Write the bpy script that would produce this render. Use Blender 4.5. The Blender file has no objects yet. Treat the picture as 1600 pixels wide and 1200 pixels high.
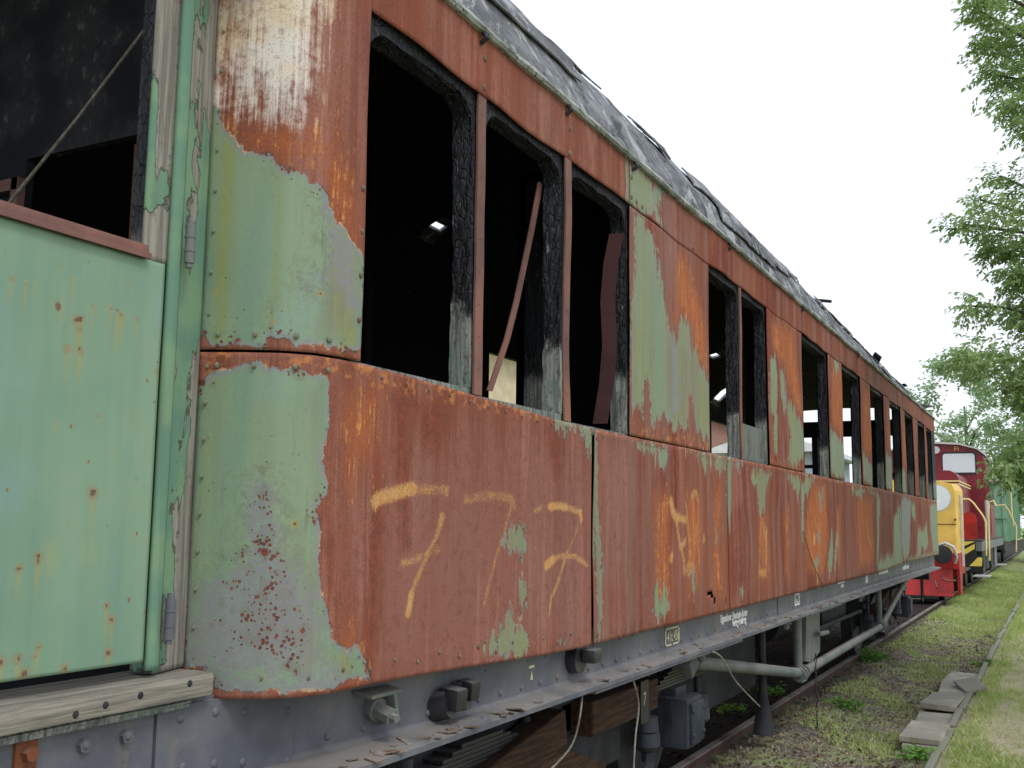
import bpy, bmesh, math, random
import numpy as np
from mathutils import Vector, Matrix, noise as mnoise

scene = bpy.context.scene
C = scene.collection
RAD = math.radians

# ------------------------------------------------------------------ camera
F_PX, YAW, PITCH, ROLL, EYE = 1617.0, 0.48410761, 0.13080371, 0.012, 1.67
def cam_axes():
    cy, sy, cp, sp = math.cos(YAW), math.sin(YAW), math.cos(PITCH), math.sin(PITCH)
    fwd = np.array([-sy*cp, cy*cp, sp]); right = np.array([cy, sy, 0.0]); up = np.cross(right, fwd)
    cr, sr = math.cos(ROLL), math.sin(ROLL)
    return cr*right+sr*up, -sr*right+cr*up, fwd
CR, CU, CF = cam_axes()
cam = bpy.data.cameras.new('camera'); camo = bpy.data.objects.new('camera', cam); C.objects.link(camo)
cam.sensor_width = 36; cam.lens = F_PX/1600*36; cam.clip_start = 0.05; cam.clip_end = 3000
m = Matrix.Identity(4)
for i in range(3):
    m[i][0] = CR[i]; m[i][1] = CU[i]; m[i][2] = -CF[i]
m[2][3] = EYE
camo.matrix_world = m
scene.camera = camo

# ------------------------------------------------------------------ world, sun, exposure
SUN_EL, SUN_ROT = RAD(52), RAD(118)
w = bpy.data.worlds.new("World"); scene.world = w; w.use_nodes = True
nt = w.node_tree; nt.nodes.clear()
sky = nt.nodes.new('ShaderNodeTexSky'); sky.sky_type = 'NISHITA'; sky.sun_disc = False
sky.sun_elevation = SUN_EL; sky.sun_rotation = SUN_ROT; sky.air_density = 1.0; sky.dust_density = 4.0
mx = nt.nodes.new('ShaderNodeMixRGB'); mx.inputs[0].default_value = 0.86
mx.inputs[2].default_value = (8.7, 9.2, 10.1, 1)           # overcast cloud layer
bg = nt.nodes.new('ShaderNodeBackground'); bg.inputs[1].default_value = 0.12
ow = nt.nodes.new('ShaderNodeOutputWorld')
nt.links.new(sky.outputs[0], mx.inputs[1]); nt.links.new(mx.outputs[0], bg.inputs[0]); nt.links.new(bg.outputs[0], ow.inputs[0])
sl = bpy.data.lights.new('sun', 'SUN'); sl.energy = 1.0; sl.angle = RAD(14); sl.color = (1, .97, .93)
so = bpy.data.objects.new('sun', sl); C.objects.link(so)
# sky: rotation 0 = +Y, clockwise seen from above -> direction towards the sun
sd = Vector((math.sin(SUN_ROT)*math.cos(SUN_EL), math.cos(SUN_ROT)*math.cos(SUN_EL), math.sin(SUN_EL)))
so.rotation_euler = sd.to_track_quat('Z', 'Y').to_euler()
scene.view_settings.view_transform = 'Standard'; scene.view_settings.look = 'None'
scene.view_settings.exposure = 0.25; scene.view_settings.gamma = 1
scene.cycles.max_bounces = 4; scene.cycles.diffuse_bounces = 3; scene.cycles.glossy_bounces = 2

# ------------------------------------------------------------------ pixel -> place helpers
def ray(p):
    return CF*F_PX + CR*(p[0]-800) + CU*(600-p[1])
def atx(p, x):
    r = ray(p); v = r*(x/r[0]); return np.array([v[0], v[1], v[2]+EYE])
def aty(p, y):
    r = ray(p); v = r*(y/r[1]); return np.array([v[0], v[1], v[2]+EYE])
def atz(p, z):
    r = ray(p); v = r*((z-EYE)/r[2]); return np.array([v[0], v[1], v[2]+EYE])

# side sheet runs along this plan path (u = length along it)
SP = [(-2.03,2.045),(-1.93,2.09),(-1.835,2.145),(-1.775,2.215),(-1.753,2.30),(-1.75,2.36)]
SU = [0.0]
for a, b in zip(SP, SP[1:]): SU.append(SU[-1]+math.hypot(b[0]-a[0], b[1]-a[1]))
UL = SU[-1]
def U(y): return UL + (y-2.36)
def S(u):
    if u >= UL: return -1.75, 2.36+u-UL
    for i in range(len(SU)-1):
        if u <= SU[i+1]:
            t = (u-SU[i])/(SU[i+1]-SU[i]); a, b = SP[i], SP[i+1]
            return a[0]+(b[0]-a[0])*t, a[1]+(b[1]-a[1])*t
def hit_side(p):
    r = ray(p)
    y = r[1]*(-1.75/r[0])
    if y >= 2.36: return U(y), r[2]*(-1.75/r[0])+EYE
    best = None
    for i in range(len(SP)-1):
        a, b = np.array(SP[i]), np.array(SP[i+1]); d = b-a
        M = np.array([[r[0], -d[0]], [r[1], -d[1]]])
        s, t = np.linalg.solve(M, a)
        if i == 0 or t >= 0: best = (SU[i]+t*(SU[i+1]-SU[i]), r[2]*s+EYE)
        if (t <= 1 or i == len(SP)-2): return best
    return best
def sag(y):
    t = min(1, max(0, (y-2.3)/1.8)); return 0.045*(1-t*t*(3-2*t))

# ------------------------------------------------------------------ object helpers
def link(o, parent=None):
    C.objects.link(o)
    if parent is not None: o.parent = parent
    return o
def origin_of(parent):
    v = Vector((0, 0, 0))
    while parent is not None:
        v += parent.location; parent = parent.parent
    return v
def thing(name, label, cat, loc=(0,0,0), group=None):
    o = bpy.data.objects.new(name, None); C.objects.link(o); o.location = loc; o.empty_display_size = .2
    return tag(o, label, cat, group)
def tag(o, label, cat, group=None):
    o['label'] = label; o['category'] = cat
    if group: o['group'] = group
    return o

class MB:
    """collects shapes in world coordinates; build() makes ONE mesh object"""
    def __init__(s): s.v = []; s.f = []
    def add(s, vs, fs):
        n = len(s.v); s.v += [tuple(map(float, v)) for v in vs]; s.f += [tuple(i+n for i in f) for f in fs]; return s
    def box(s, c, d, rot=None, bev=0.0):
        x, y, z = d[0]/2, d[1]/2, d[2]/2
        if bev > 0:
            bm = bmesh.new(); bmesh.ops.create_cube(bm, size=1)
            for v in bm.verts: v.co = Vector((v.co.x*d[0], v.co.y*d[1], v.co.z*d[2]))
            bmesh.ops.bevel(bm, geom=bm.edges[:], offset=bev, segments=2, affect='EDGES', profile=.6)
            bm.verts.index_update()
            vs = [v.co.copy() for v in bm.verts]; fs = [[v.index for v in f.verts] for f in bm.faces]; bm.free()
        else:
            vs = [Vector(p) for p in [(-x,-y,-z),(x,-y,-z),(x,y,-z),(-x,y,-z),(-x,-y,z),(x,-y,z),(x,y,z),(-x,y,z)]]
            fs = [(0,3,2,1),(4,5,6,7),(0,1,5,4),(1,2,6,5),(2,3,7,6),(3,0,4,7)]
        if rot is not None:
            from mathutils import Euler
            R = Euler(rot).to_matrix(); vs = [R@v for v in vs]
        return s.add([v+Vector(c) for v in vs], fs)
    def bx(s, x0, x1, y0, y1, z0, z1, bev=0.0):
        return s.box(((x0+x1)/2,(y0+y1)/2,(z0+z1)/2), (abs(x1-x0),abs(y1-y0),abs(z1-z0)), None, bev)
    def tube(s, pts, r, n=10, cap=True):
        pts = [Vector(p) for p in pts]; rs = r if isinstance(r, (list, tuple)) else [r]*len(pts)
        base = len(s.v); prev = None
        for i, p in enumerate(pts):
            d = ((pts[min(i+1,len(pts)-1)]-p).normalized() + (p-pts[max(i-1,0)]).normalized())
            d = d.normalized() if d.length > 1e-6 else Vector((0,0,1))
            if prev is None:
                a = d.orthogonal().normalized()
            else:
                a = (prev - d*prev.dot(d)); a = a.normalized() if a.length > 1e-6 else d.orthogonal().normalized()
            prev = a; b = d.cross(a)
            for k in range(n):
                t = 2*math.pi*k/n; q = p+(a*math.cos(t)+b*math.sin(t))*rs[i]; s.v.append(tuple(q))
        for i in range(len(pts)-1):
            for k in range(n):
                k2 = (k+1) % n
                s.f.append((base+i*n+k, base+i*n+k2, base+(i+1)*n+k2, base+(i+1)*n+k))
        if cap:
            s.f.append(tuple(base+k for k in reversed(range(n)))); e = base+(len(pts)-1)*n
            s.f.append(tuple(e+k for k in range(n)))
        return s
    def prism(s, poly, axis, a, b):
        """poly: 2-D outline; axis x|y|z is the extrusion axis from a to b"""
        def mk(p, t):
            return {'x': (t, p[0], p[1]), 'y': (p[0], t, p[1]), 'z': (p[0], p[1], t)}[axis]
        n = len(poly)
        vs = [mk(p, a) for p in poly]+[mk(p, b) for p in poly]
        fs = [tuple(range(n)), tuple(reversed(range(n, 2*n)))]+[(i, i+n, (i+1) % n+n, (i+1) % n) for i in range(n)]
        return s.add(vs, fs)
    def rivet(s, c, r, axis='x', h=.55, n=8):
        """half-round head, pointing along +axis"""
        ring = []
        for (rr, hh) in ((1, 0), (.85, .5), (.45, .9)):
            ring.append([(rr*r*math.cos(2*math.pi*k/n), rr*r*math.sin(2*math.pi*k/n), hh*h*r) for k in range(n)])
        pts = [p for q in ring for p in q]+[(0, 0, h*r)]
        def mp(p):
            if axis == 'x': return (c[0]+p[2], c[1]+p[0], c[2]+p[1])
            if axis == 'z': return (c[0]+p[0], c[1]+p[1], c[2]+p[2])
            return (c[0]+p[0], c[1]-p[2], c[2]+p[1])
        fs = []
        for i in range(2):
            for k in range(n): fs.append((i*n+k, i*n+(k+1) % n, (i+1)*n+(k+1) % n, (i+1)*n+k))
        for k in range(n): fs.append((2*n+k, 2*n+(k+1) % n, 3*n))
        return s.add([mp(p) for p in pts], fs)
    def pieces(s, name, mat, parent=None, smooth=False):
        """every separate piece becomes an object of its own"""
        par = list(range(len(s.v)))
        def fd(a):
            while par[a] != a: par[a] = par[par[a]]; a = par[a]
            return a
        for f in s.f:
            r = fd(f[0])
            for k in f[1:]: par[fd(k)] = r
        grp = {}
        for f in s.f: grp.setdefault(fd(f[0]), []).append(f)
        out = []
        for fs in grp.values():
            ids = sorted({k for f in fs for k in f}); mp = {k: i for i, k in enumerate(ids)}
            q = MB(); q.v = [s.v[k] for k in ids]; q.f = [tuple(mp[k] for k in f) for f in fs]; out.append(q.build(name, mat, parent, smooth))
        return out
    def build(s, name, mat, parent=None, smooth=False, uvs=None):
        me = bpy.data.meshes.new(name); o0 = origin_of(parent)
        me.from_pydata([(v[0]-o0.x, v[1]-o0.y, v[2]-o0.z) for v in s.v], [], s.f)
        bm = bmesh.new(); bm.from_mesh(me); bmesh.ops.recalc_face_normals(bm, faces=bm.faces[:]); bm.to_mesh(me); bm.free()
        me.update()
        if smooth:
            me.polygons.foreach_set('use_smooth', [True]*len(me.polygons))
            try: me.set_sharp_from_angle(angle=RAD(40))
            except Exception: pass
        me.materials.append(mat)
        o = bpy.data.objects.new(name, me)
        return link(o, parent)

# ------------------------------------------------------------------ material helpers
class NT:
    def __init__(s, name):
        s.m = bpy.data.materials.new(name); s.m.use_nodes = True; s.t = s.m.node_tree; s.t.nodes.clear()
        s.out = s.t.nodes.new('ShaderNodeOutputMaterial'); s.b = s.t.nodes.new('ShaderNodeBsdfPrincipled')
        s.t.links.new(s.b.outputs[0], s.out.inputs[0])
        s.b.inputs['Roughness'].default_value = .8
        s.b.inputs['Specular IOR Level'].default_value = .3
    def n(s, ty): return s.t.nodes.new(ty)
    def set(s, sock, v):
        if isinstance(v, bpy.types.NodeSocket): s.t.links.new(v, sock)
        elif isinstance(v, (tuple, list)): sock.default_value = (*v, 1) if len(v) == 3 and sock.type == 'RGBA' else v
        else: sock.default_value = (v, v, v, 1) if sock.type == 'RGBA' else v
    def obj(s):
        if not hasattr(s, '_o'): s._o = s.n('ShaderNodeTexCoord').outputs['Object']
        return s._o
    def mapv(s, scale, vec=None, loc=(0,0,0)):
        q = s.n('ShaderNodeMapping'); q.inputs['Scale'].default_value = scale; q.inputs['Location'].default_value = loc
        s.t.links.new(vec or s.obj(), q.inputs[0]); return q.outputs[0]
    def noise(s, scale=1, vec=None, detail=4, rough=.55, dist=0.0):
        q = s.n('ShaderNodeTexNoise'); q.inputs['Scale'].default_value = scale; q.inputs['Detail'].default_value = detail
        q.inputs['Roughness'].default_value = rough; q.inputs['Distortion'].default_value = dist
        s.t.links.new(vec or s.obj(), q.inputs['Vector']); return q.outputs[0]
    def vor(s, scale, vec=None, feature='F1', out='Distance', rand=1.0):
        q = s.n('ShaderNodeTexVoronoi'); q.feature = feature; q.inputs['Scale'].default_value = scale
        q.inputs['Randomness'].default_value = rand
        s.t.links.new(vec or s.obj(), q.inputs['Vector']); return q.outputs[out]
    def math(s, op, a, b=0.0, c=None):
        q = s.n('ShaderNodeMath'); q.operation = op; s.set(q.inputs[0], a); s.set(q.inputs[1], b)
        if c is not None: s.set(q.inputs[2], c)
        return q.outputs[0]
    def add(s, a, b): return s.math('ADD', a, b)
    def mul(s, a, b): return s.math('MULTIPLY', a, b)
    def mad(s, a, b, c): return s.math('MULTIPLY_ADD', a, b, c)
    def step(s, v, lo, hi):
        q = s.n('ShaderNodeMapRange'); q.interpolation_type = 'SMOOTHSTEP'; s.set(q.inputs[0], v)
        s.set(q.inputs[1], lo); s.set(q.inputs[2], hi); return q.outputs[0]
    def mix(s, f, a, b):
        q = s.n('ShaderNodeMixRGB'); s.set(q.inputs[0], f); s.set(q.inputs[1], a); s.set(q.inputs[2], b); return q.outputs[0]
    def attr(s, name):
        q = s.n('ShaderNodeAttribute'); q.attribute_name = name; return q.outputs['Fac']
    def bump(s, h, strength=.3, dist=.005, normal=None):
        q = s.n('ShaderNodeBump'); q.inputs['Strength'].default_value = strength; q.inputs['Distance'].default_value = dist
        s.t.links.new(h, q.inputs['Height'])
        if normal is not None: s.t.links.new(normal, q.inputs['Normal'])
        return q.outputs[0]
    def done(s, col, rough=None, normal=None, metal=None):
        s.set(s.b.inputs['Base Color'], col)
        if rough is not None: s.set(s.b.inputs['Roughness'], rough)
        if normal is not None: s.t.links.new(normal, s.b.inputs['Normal'])
        if metal is not None: s.b.inputs['Metallic'].default_value = metal
        return s.m

# linear colours
def L(r, g, b):
    f = lambda c: ((c/255+.055)/1.055)**2.4 if c > 10 else c/255/12.92
    return (f(r), f(g), f(b))

def m_sheet():
    t = NT('weathered painted steel sheet')
    o = t.obj()
    st1 = t.noise(1, t.mapv((7,7,.35)), 5, .6)
    st2 = t.noise(1, t.mapv((28,28,.9), loc=(3,1,7)), 5, .65)
    st3 = t.noise(1, t.mapv((90,90,5), loc=(1,5,2)), 4, .6)
    nlo = t.noise(2.2, detail=4); nmid = t.noise(11, detail=6, rough=.65, dist=.4); nfi = t.noise(70, detail=5, rough=.7)
    nvf = t.noise(150, detail=4, rough=.75)
    # --- rust
    zz = t.n('ShaderNodeSeparateXYZ'); t.t.links.new(o, zz.inputs[0]); yl, zl = zz.outputs[1], zz.outputs[2]
    A = t.noise(1, t.mapv((2.9,2.9,.26), loc=(7,3,1)), 7, .62, .2); B = t.noise(1, t.mapv((12,12,.75), loc=(1,8,5)), 7, .68, .15); Cn = t.noise(1, t.mapv((60,60,4), loc=(5,5,2)), 5, .65)
    mot = t.noise(26, detail=6, rough=.75)
    rust = t.mix(t.step(t.mad(A, .8, t.mul(nlo, .25)), .44, .62), L(136,86,70), L(130,68,46))
    rust = t.mix(t.mul(t.step(t.noise(1, t.mapv((1.7,1.7,.5), loc=(2,9,3)), 5), .48, .62), .45), rust, L(124,92,82))
    purple = t.step(t.mad(A, .2, t.attr('purple')), -.02, .20)
    rust = t.mix(t.mul(purple, .55), rust, L(142,100,90))
    rust = t.mix(t.mul(t.mul(t.step(B, .52, .66), t.step(nlo, .38, .58)), .42), rust, L(108,62,48))
    dk = t.step(t.add(t.attr('dark'), t.add(t.mad(B, .14, -.07), t.mad(Cn, .08, -.04))), -.035, .06)
    rust = t.mix(t.mul(dk, .9), rust, t.mix(t.step(mot, .42, .62), L(130,62,42), L(96,48,36)))
    rust = t.mix(t.mul(t.step(B, .47, .37), .34), rust, L(168,124,112))
    run = t.mul(t.step(t.mad(nlo, .45, zl), 1.98, 2.28), t.step(B, .46, .60))
    rust = t.mix(t.mul(run, .72), rust, L(116,62,44))
    rust = t.mix(t.mul(t.step(mot, .50, .66), .55), rust, L(116,66,48))
    rust = t.mix(t.mul(t.step(Cn, .53, .70), .30), rust, L(100,62,52))
    farF = t.step(yl, -7.1, -6.6); farR = t.step(yl, -5.9, -3.6)
    rust = t.mix(t.mul(farR, t.mul(t.step(t.mad(A, .5, t.mul(B, .5)), .43, .56), .62)), rust, L(142,76,46))
    rust = t.mix(t.mul(farR, t.mul(t.step(B, .52, .62), .5)), rust, L(102,56,42))
    B2 = t.noise(1, t.mapv((10,10,.42), loc=(4,2,9)), 6, .62, .1); A2 = t.noise(1, t.mapv((2.2,2.2,.55), loc=(1,6,4)), 5, .6, .3)
    rust = t.mix(t.mul(t.mul(t.step(t.mad(A2, .7, t.mul(B, .4)), .54, .64), t.step(yl, -6.8, -5.0)), .95), rust, t.mix(t.step(mot, .4, .62), L(126,56,34), L(98,44,30)))
    rust = t.mix(t.mul(t.mul(t.step(B2, .50, .60), t.step(yl, -6.9, -5.6)), .50), rust, L(128,98,90))
    org = t.step(t.add(t.attr('orange'), t.mad(B, .30, t.mul(mot, .30))), .27, .42)
    orc = t.mix(t.step(mot, .40, .64), L(176,98,52), L(146,72,40))
    orc = t.mix(t.mul(t.step(t.add(st3, t.mul(mot, .9)), .98, 1.16), .9), orc, L(218,158,84))
    rust = t.mix(t.mul(org, .85), rust, orc)
    pal = t.step(t.add(t.attr('pale'), t.add(t.mul(st3, .22), t.mad(mot, .24, t.mul(st2, .12)))), .23, .36)
    palc = t.mix(t.step(nlo, .4, .62), L(222,218,214), L(218,196,160))
    palc = t.mix(t.mul(t.step(mot, .56, .68), .7), palc, L(160,118,86))
    rust = t.mix(pal, rust, palc)
    rust = t.mix(t.mul(t.step(nvf, .52, .68), .50), rust, L(84,50,42))
    rust = t.mix(t.mul(t.step(nvf, .44, .30), .30), rust, L(190,140,116))
    foot = t.mul(t.step(t.mad(mot, .35, zl), 1.46, 1.32), t.step(t.mad(mot, .6, t.mul(B, .5)), .52, .62))
    rust = t.mix(t.mul(foot, .6), rust, L(92,54,46))
    lip = t.mul(t.step(zl, 2.035, 2.062), t.step(zl, 2.16, 2.10)); rust = t.mix(t.mul(t.mul(lip, t.step(mot, .5, .62)), .8), rust, L(186,122,70))
    # yellow spray letters, worn through by the rust
    at = t.attr('spray')
    spr = t.mul(t.step(t.add(t.mul(at, 1.0), t.add(t.mad(nvf, 1.9, -.95), t.mad(mot, 1.5, -.75))), .34, .98), t.step(at, .02, .12))
    rust = t.mix(t.mul(spr, .70), rust, t.mix(t.step(mot, .42, .6), L(222,184,116), L(204,148,78)))
    # --- paint film
    pn = t.add(t.attr('paint'), t.add(t.mad(nmid, .060, -.030), t.add(t.mad(nfi, .024, -.012), t.mad(st2, .05, -.025))))
    pn = t.mad(farF, t.add(t.mad(B, .40, -.205), t.mad(mot, .16, -.08)), pn)
    pm = t.step(pn, -.0015, .0015)
    g1 = t.mix(t.step(t.mad(st1, .7, t.mul(nlo, .3)), .36, .64), L(110,138,117), L(130,149,120))
    g1 = t.mix(t.mul(t.step(t.noise(1, t.mapv((5,5,1.6), loc=(9,4,1)), 3), .55, .72), .6), g1, L(128,155,148))
    olv = t.step(t.add(t.attr('olive'), t.mad(A, .22, t.mul(B, .24))), .19, .34)
    olc = t.mix(t.step(t.add(st1, t.mul(st2, .5)), .62, .86), L(130,134,88), L(122,114,102))
    olc = t.mix(t.mul(t.step(st3, .52, .74), .5), olc, L(164,150,84))
    yst = t.step(t.mad(A, .55, t.mul(B, .5)), .50, .60)
    pc = t.mix(t.mul(yst, .78), g1, L(134,142,88))
    pc = t.mix(t.mul(t.step(t.mad(nmid, .6, t.mul(nfi, .5)), .58, .72), .16), pc, L(98,112,84))
    pc = t.mix(t.mul(olv, .92), pc, olc)
    pc = t.mix(t.mul(t.step(st2, .60, .78), .4), pc, L(96,108,84))
    pc = t.mix(t.mul(t.step(nvf, .6, .8), .25), pc, L(90,100,80))
    # mould and dirt under water runs
    pc = t.mix(t.mul(t.step(t.mad(t.noise(1, t.mapv((40,40,2.2), loc=(2,2,8)), 4, .7), 1, t.mul(nmid, .3)), .74, .95), .55), pc, L(92,84,62))
    # bare primer at the film's edge and in worn places
    gm = t.step(t.add(t.attr('grey'), t.add(t.mad(mot, .20, -.10), t.add(t.mad(nfi, .10, -.05), t.mad(A, .22, -.09)))), -.03, .03)
    grime = t.mul(t.step(t.add(t.attr('grey'), t.mad(mot, .2, -.1)), -.09, .02), t.step(t.mad(nfi, .6, t.mul(mot, .5)), .50, .62))
    pc = t.mix(t.mul(grime, .5), pc, L(104,104,72))
    rim = t.step(t.mad(mot, -.030, pn), .004, -.012)
    gc = t.mix(nmid, L(138,140,146), L(120,118,122))
    pc = t.mix(t.math('MAXIMUM', t.mul(gm, t.mad(t.step(nfi, .4, .6), .35, .5)), t.mul(rim, .8)), pc, gc)
    # rust pits
    v1 = t.vor(78); v2 = t.vor(26, loc_vec(t))
    sp = t.math('MAXIMUM', t.attr('spots'), t.mul(t.step(pn, .075, .0), t.step(nmid, .46, .6)))
    sp = t.mul(sp, t.mad(t.step(nmid, .42, .60), .55, .62))
    pit = t.math('MAXIMUM', t.step(t.math('SUBTRACT', t.mad(nfi, .5, v1), t.mul(sp, .62)), .05, -.03),
                 t.step(t.math('SUBTRACT', t.mad(nfi, .55, v2), t.mul(sp, .50)), .03, -.02))
    halo = t.step(t.math('SUBTRACT', v2, t.mul(sp, .55)), .05, -.1)
    pc = t.mix(t.mul(halo, .35), pc, L(118,112,98))
    pc = t.mix(pit, pc, t.mix(t.step(nfi, .42, .6), L(122,66,52), L(86,54,48)))
    pk = t.vor(48, t.mapv((1,1,.7), loc=(8.1,3.3,.9)))
    pc = t.mix(t.mul(t.step(t.mad(nfi, .25, pk), .24, .16), t.step(nmid, .46, .58)), pc, L(58,66,50))
    v3 = t.vor(7.5, t.mapv((1,1,1), loc=(4.3,1.1,2.7)))
    pc = t.mix(t.step(v3, .13, .02), pc, L(150,140,88))
    pc = t.mix(t.step(t.mad(nfi, .04, v3), .068, .050), pc, L(104,64,46))
    col = t.mix(pm, rust, pc)
    edge = t.mul(t.step(pn, -.007, -.001), t.step(pn, .004, .0))
    col = t.mix(t.mul(t.mul(edge, t.step(mot, .46, .56)), .75), col, t.mix(t.step(nmid, .45, .55), L(206,176,140), L(58,44,38)))
    h = t.add(t.mul(pm, .6), t.add(t.mul(nfi, .35), t.mul(nvf, .2)))
    h = t.math('SUBTRACT', h, t.mul(t.mul(pit, pm), .5))
    return t.done(col, t.mix(pm, .82, .5), t.bump(h, .6, .005))
def loc_vec(t): return t.mapv((1,1,.8), loc=(1.7,2.9,.4))

def m_door():
    t = NT('green gloss door paint')
    st1 = t.noise(1, t.mapv((6,6,.4)), 5, .6); st2 = t.noise(1, t.mapv((30,30,1.3), loc=(2,7,3)), 5, .65)
    nlo = t.noise(2.5); nfi = t.noise(60, detail=5)
    c = t.mix(t.step(t.mad(st1, .6, t.mul(nlo, .4)), .38, .64), L(110,141,122), L(128,154,128))
    c = t.mix(t.mul(t.step(t.noise(1, t.mapv((4,4,2), loc=(5,1,1)), 3), .56, .72), .6), c, L(122,153,148))
    c = t.mix(t.mul(t.step(st2, .58, .78), .3), c, L(108,134,112))
    v3 = t.vor(5.2, t.mapv((1,1,.8), loc=(2.3,1.4,2.2))); v4 = t.vor(15, t.mapv((1,1,.7), loc=(.3,2.4,6.2)))
    drip = t.mul(t.step(v3, .30, .05), t.step(st2, .4, .6))
    c = t.mix(t.mul(drip, .45), c, L(156,156,100))
    c = t.mix(t.step(t.mad(nfi, .05, v3), .09, .06), c, L(116,84,62))
    c = t.mix(t.step(t.mad(nfi, .08, v4), .115, .085), c, L(128,104,70))
    rs, dr = t.attr('rust'), t.attr('run')
    c = t.mix(t.mul(t.step(t.mad(st2, .5, dr), .45, 1.0), .6), c, L(150,146,92))
    c = t.mix(t.mul(t.step(t.mad(nfi, .5, rs), .62, .95), .7), c, L(136,128,100))
    c = t.mix(t.mul(t.step(t.mad(nfi, .6, rs), 1.12, 1.26), .9), c, L(96,70,56))
    scr = t.noise(1, t.mapv((40,40,9), loc=(3,3,3)), 4, .7)
    c = t.mix(t.mul(t.step(scr, .66, .74), .4), c, L(96,122,106))
    return t.done(c, .5, t.bump(t.add(nfi, t.mul(nlo, 3)), .15, .004))

def m_peel():
    t = NT('peeling green paint on grey timber')
    gr = t.noise(1, t.mapv((60,60,2.5)), 5, .65); nm = t.noise(9, detail=6, rough=.7, dist=.6); nf = t.noise(50, detail=4)
    wood = t.mix(t.step(gr, .35, .68), L(150,146,136), L(108,104,96))
    wood = t.mix(t.mul(t.step(nf, .58, .75), .5), wood, L(80,74,66))
    pn = t.add(t.attr('paint'), t.add(t.mad(nm, .10, -.05), t.mad(nf, .03, -.015)))
    pm = t.step(pn, -.002, .002)
    pc = t.mix(t.step(t.noise(6), .4, .6), L(98,134,114), L(116,146,116))
    pc = t.mix(t.mul(t.step(t.noise(1, t.mapv((20,20,1)), 4), .56, .72), .5), pc, L(92,112,92))
    col = t.mix(pm, wood, pc)
    col = t.mix(t.mul(t.mul(t.step(pn, -.010, -.002), t.step(pn, .003, 0)), .8), col, L(70,72,62))
    col = t.mix(t.mul(t.step(t.attr('brown'), -.02, .03), t.step(nm, .40, .55)), col, L(118,92,80))
    return t.done(col, .75, t.bump(t.add(t.mul(pm, 1.2), t.mul(gr, .5)), .6, .006))

def m_char():
    t = NT('charred timber')
    gr = t.noise(1, t.mapv((60,60,3)), 5, .7)
    wv = t.n('ShaderNodeVectorMath'); wv.operation = 'MULTIPLY_ADD'; wn = t.n('ShaderNodeTexNoise'); wn.inputs['Scale'].default_value = 14; wn.inputs['Detail'].default_value = 4; t.t.links.new(t.obj(), wn.inputs['Vector'])
    t.t.links.new(wn.outputs['Color'], wv.inputs[0]); wv.inputs[1].default_value = (.05,.05,.09); t.t.links.new(t.obj(), wv.inputs[2])
    ck = t.vor(1, t.mapv((48,48,17), wv.outputs[0]), 'DISTANCE_TO_EDGE')
    z = t.n('ShaderNodeSeparateXYZ'); t.t.links.new(t.obj(), z.inputs[0]); z = z.outputs[2]
    nm = t.noise(5, detail=5, dist=.5)
    c = t.mix(t.step(gr, .42, .75), (.008,.009,.013), (.034,.037,.048))
    c = t.mix(t.mul(t.step(ck, .04, .0), .5), c, (.004,.004,.004))
    c = t.mix(t.mul(t.step(t.noise(1, t.mapv((90,90,12)), 3), .64, .74), .75), c, (.22,.22,.24))
    keep = t.step(t.add(z, t.mad(nm, .34, -.17)), 2.42, 2.32)      # timber the fire left alone
    wd = t.mix(t.step(gr, .38, .62), L(146,148,142), L(84,88,84))
    wd = t.mix(t.mul(t.step(nm, .52, .60), .5), wd, L(96,122,108)); wd = t.mix(t.mul(t.step(t.noise(60, detail=4), .52, .66), .6), wd, L(58,58,56))
    c = t.mix(keep, c, wd)
    return t.done(c, .6, t.bump(t.add(t.mul(t.step(ck, 0, .12), t.math('SUBTRACT', 1.0, keep)), t.mul(gr, .6)), .8, .008))
def m_scorch():
    t = NT('scorched partition'); n = t.noise(30, detail=6, rough=.78); n2 = t.noise(4, detail=4); g = t.noise(1, t.mapv((30,30,12)), 5, .7)
    c = t.mix(t.step(n2, .4, .65), (.006,.007,.012), (.022,.023,.028))
    c = t.mix(t.mul(t.step(t.mad(n, .6, t.mul(g, .4)), .52, .62), t.step(n2, .48, .60)), c, (.085,.085,.088))
    return t.done(c, .85, t.bump(n, .5, .01))
def m_black():
    t = NT('soot black interior')
    n = t.noise(8, detail=6, rough=.7); n2 = t.noise(1, t.mapv((30,30,4)), 4)
    c = t.mix(t.step(n, .5, .8), (.006,.007,.012), (.020,.021,.028))  # soot black; its blue tint puts the cool cast of shadows into the colour
    c = t.mix(t.mul(t.step(t.noise(26, detail=5, rough=.75), .60, .70), t.step(t.noise(3), .52, .66)), c, (.20,.20,.19))
    return t.done(c, .85, t.bump(n2, .5, .01))
def m_roof():
    t = NT('weathered roofing felt')
    st = t.noise(1, t.mapv((6,1.2,6)), 6, .7); nf = t.noise(40, detail=5, rough=.75); nm = t.noise(5, detail=6, rough=.7, dist=.8)
    c = t.mix(t.step(st, .35, .7), L(92,95,100), L(144,148,153))
    c = t.mix(t.mul(t.step(nf, .54, .72), .7), c, L(70,72,77))
    c = t.mix(t.mul(t.step(nm, .52, .60), .85), c, L(180,183,187))
    c = t.mix(t.mul(t.step(nm, .46, .36), .8), c, L(48,49,54))
    return t.done(c, .8, t.bump(t.add(nf, t.mul(st, 2)), .9, .02))
def m_gutter():
    t = NT('mossy gutter strip')
    n = t.noise(1, t.mapv((9,3,9)), 6, .7); nf = t.noise(45, detail=5)
    c = t.mix(t.step(n, .4, .62), L(104,110,102), L(168,172,168))
    c = t.mix(t.step(nf, .55, .68), c, L(66,68,64))
    return t.done(c, .7, t.bump(nf, .6, .01))
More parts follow.
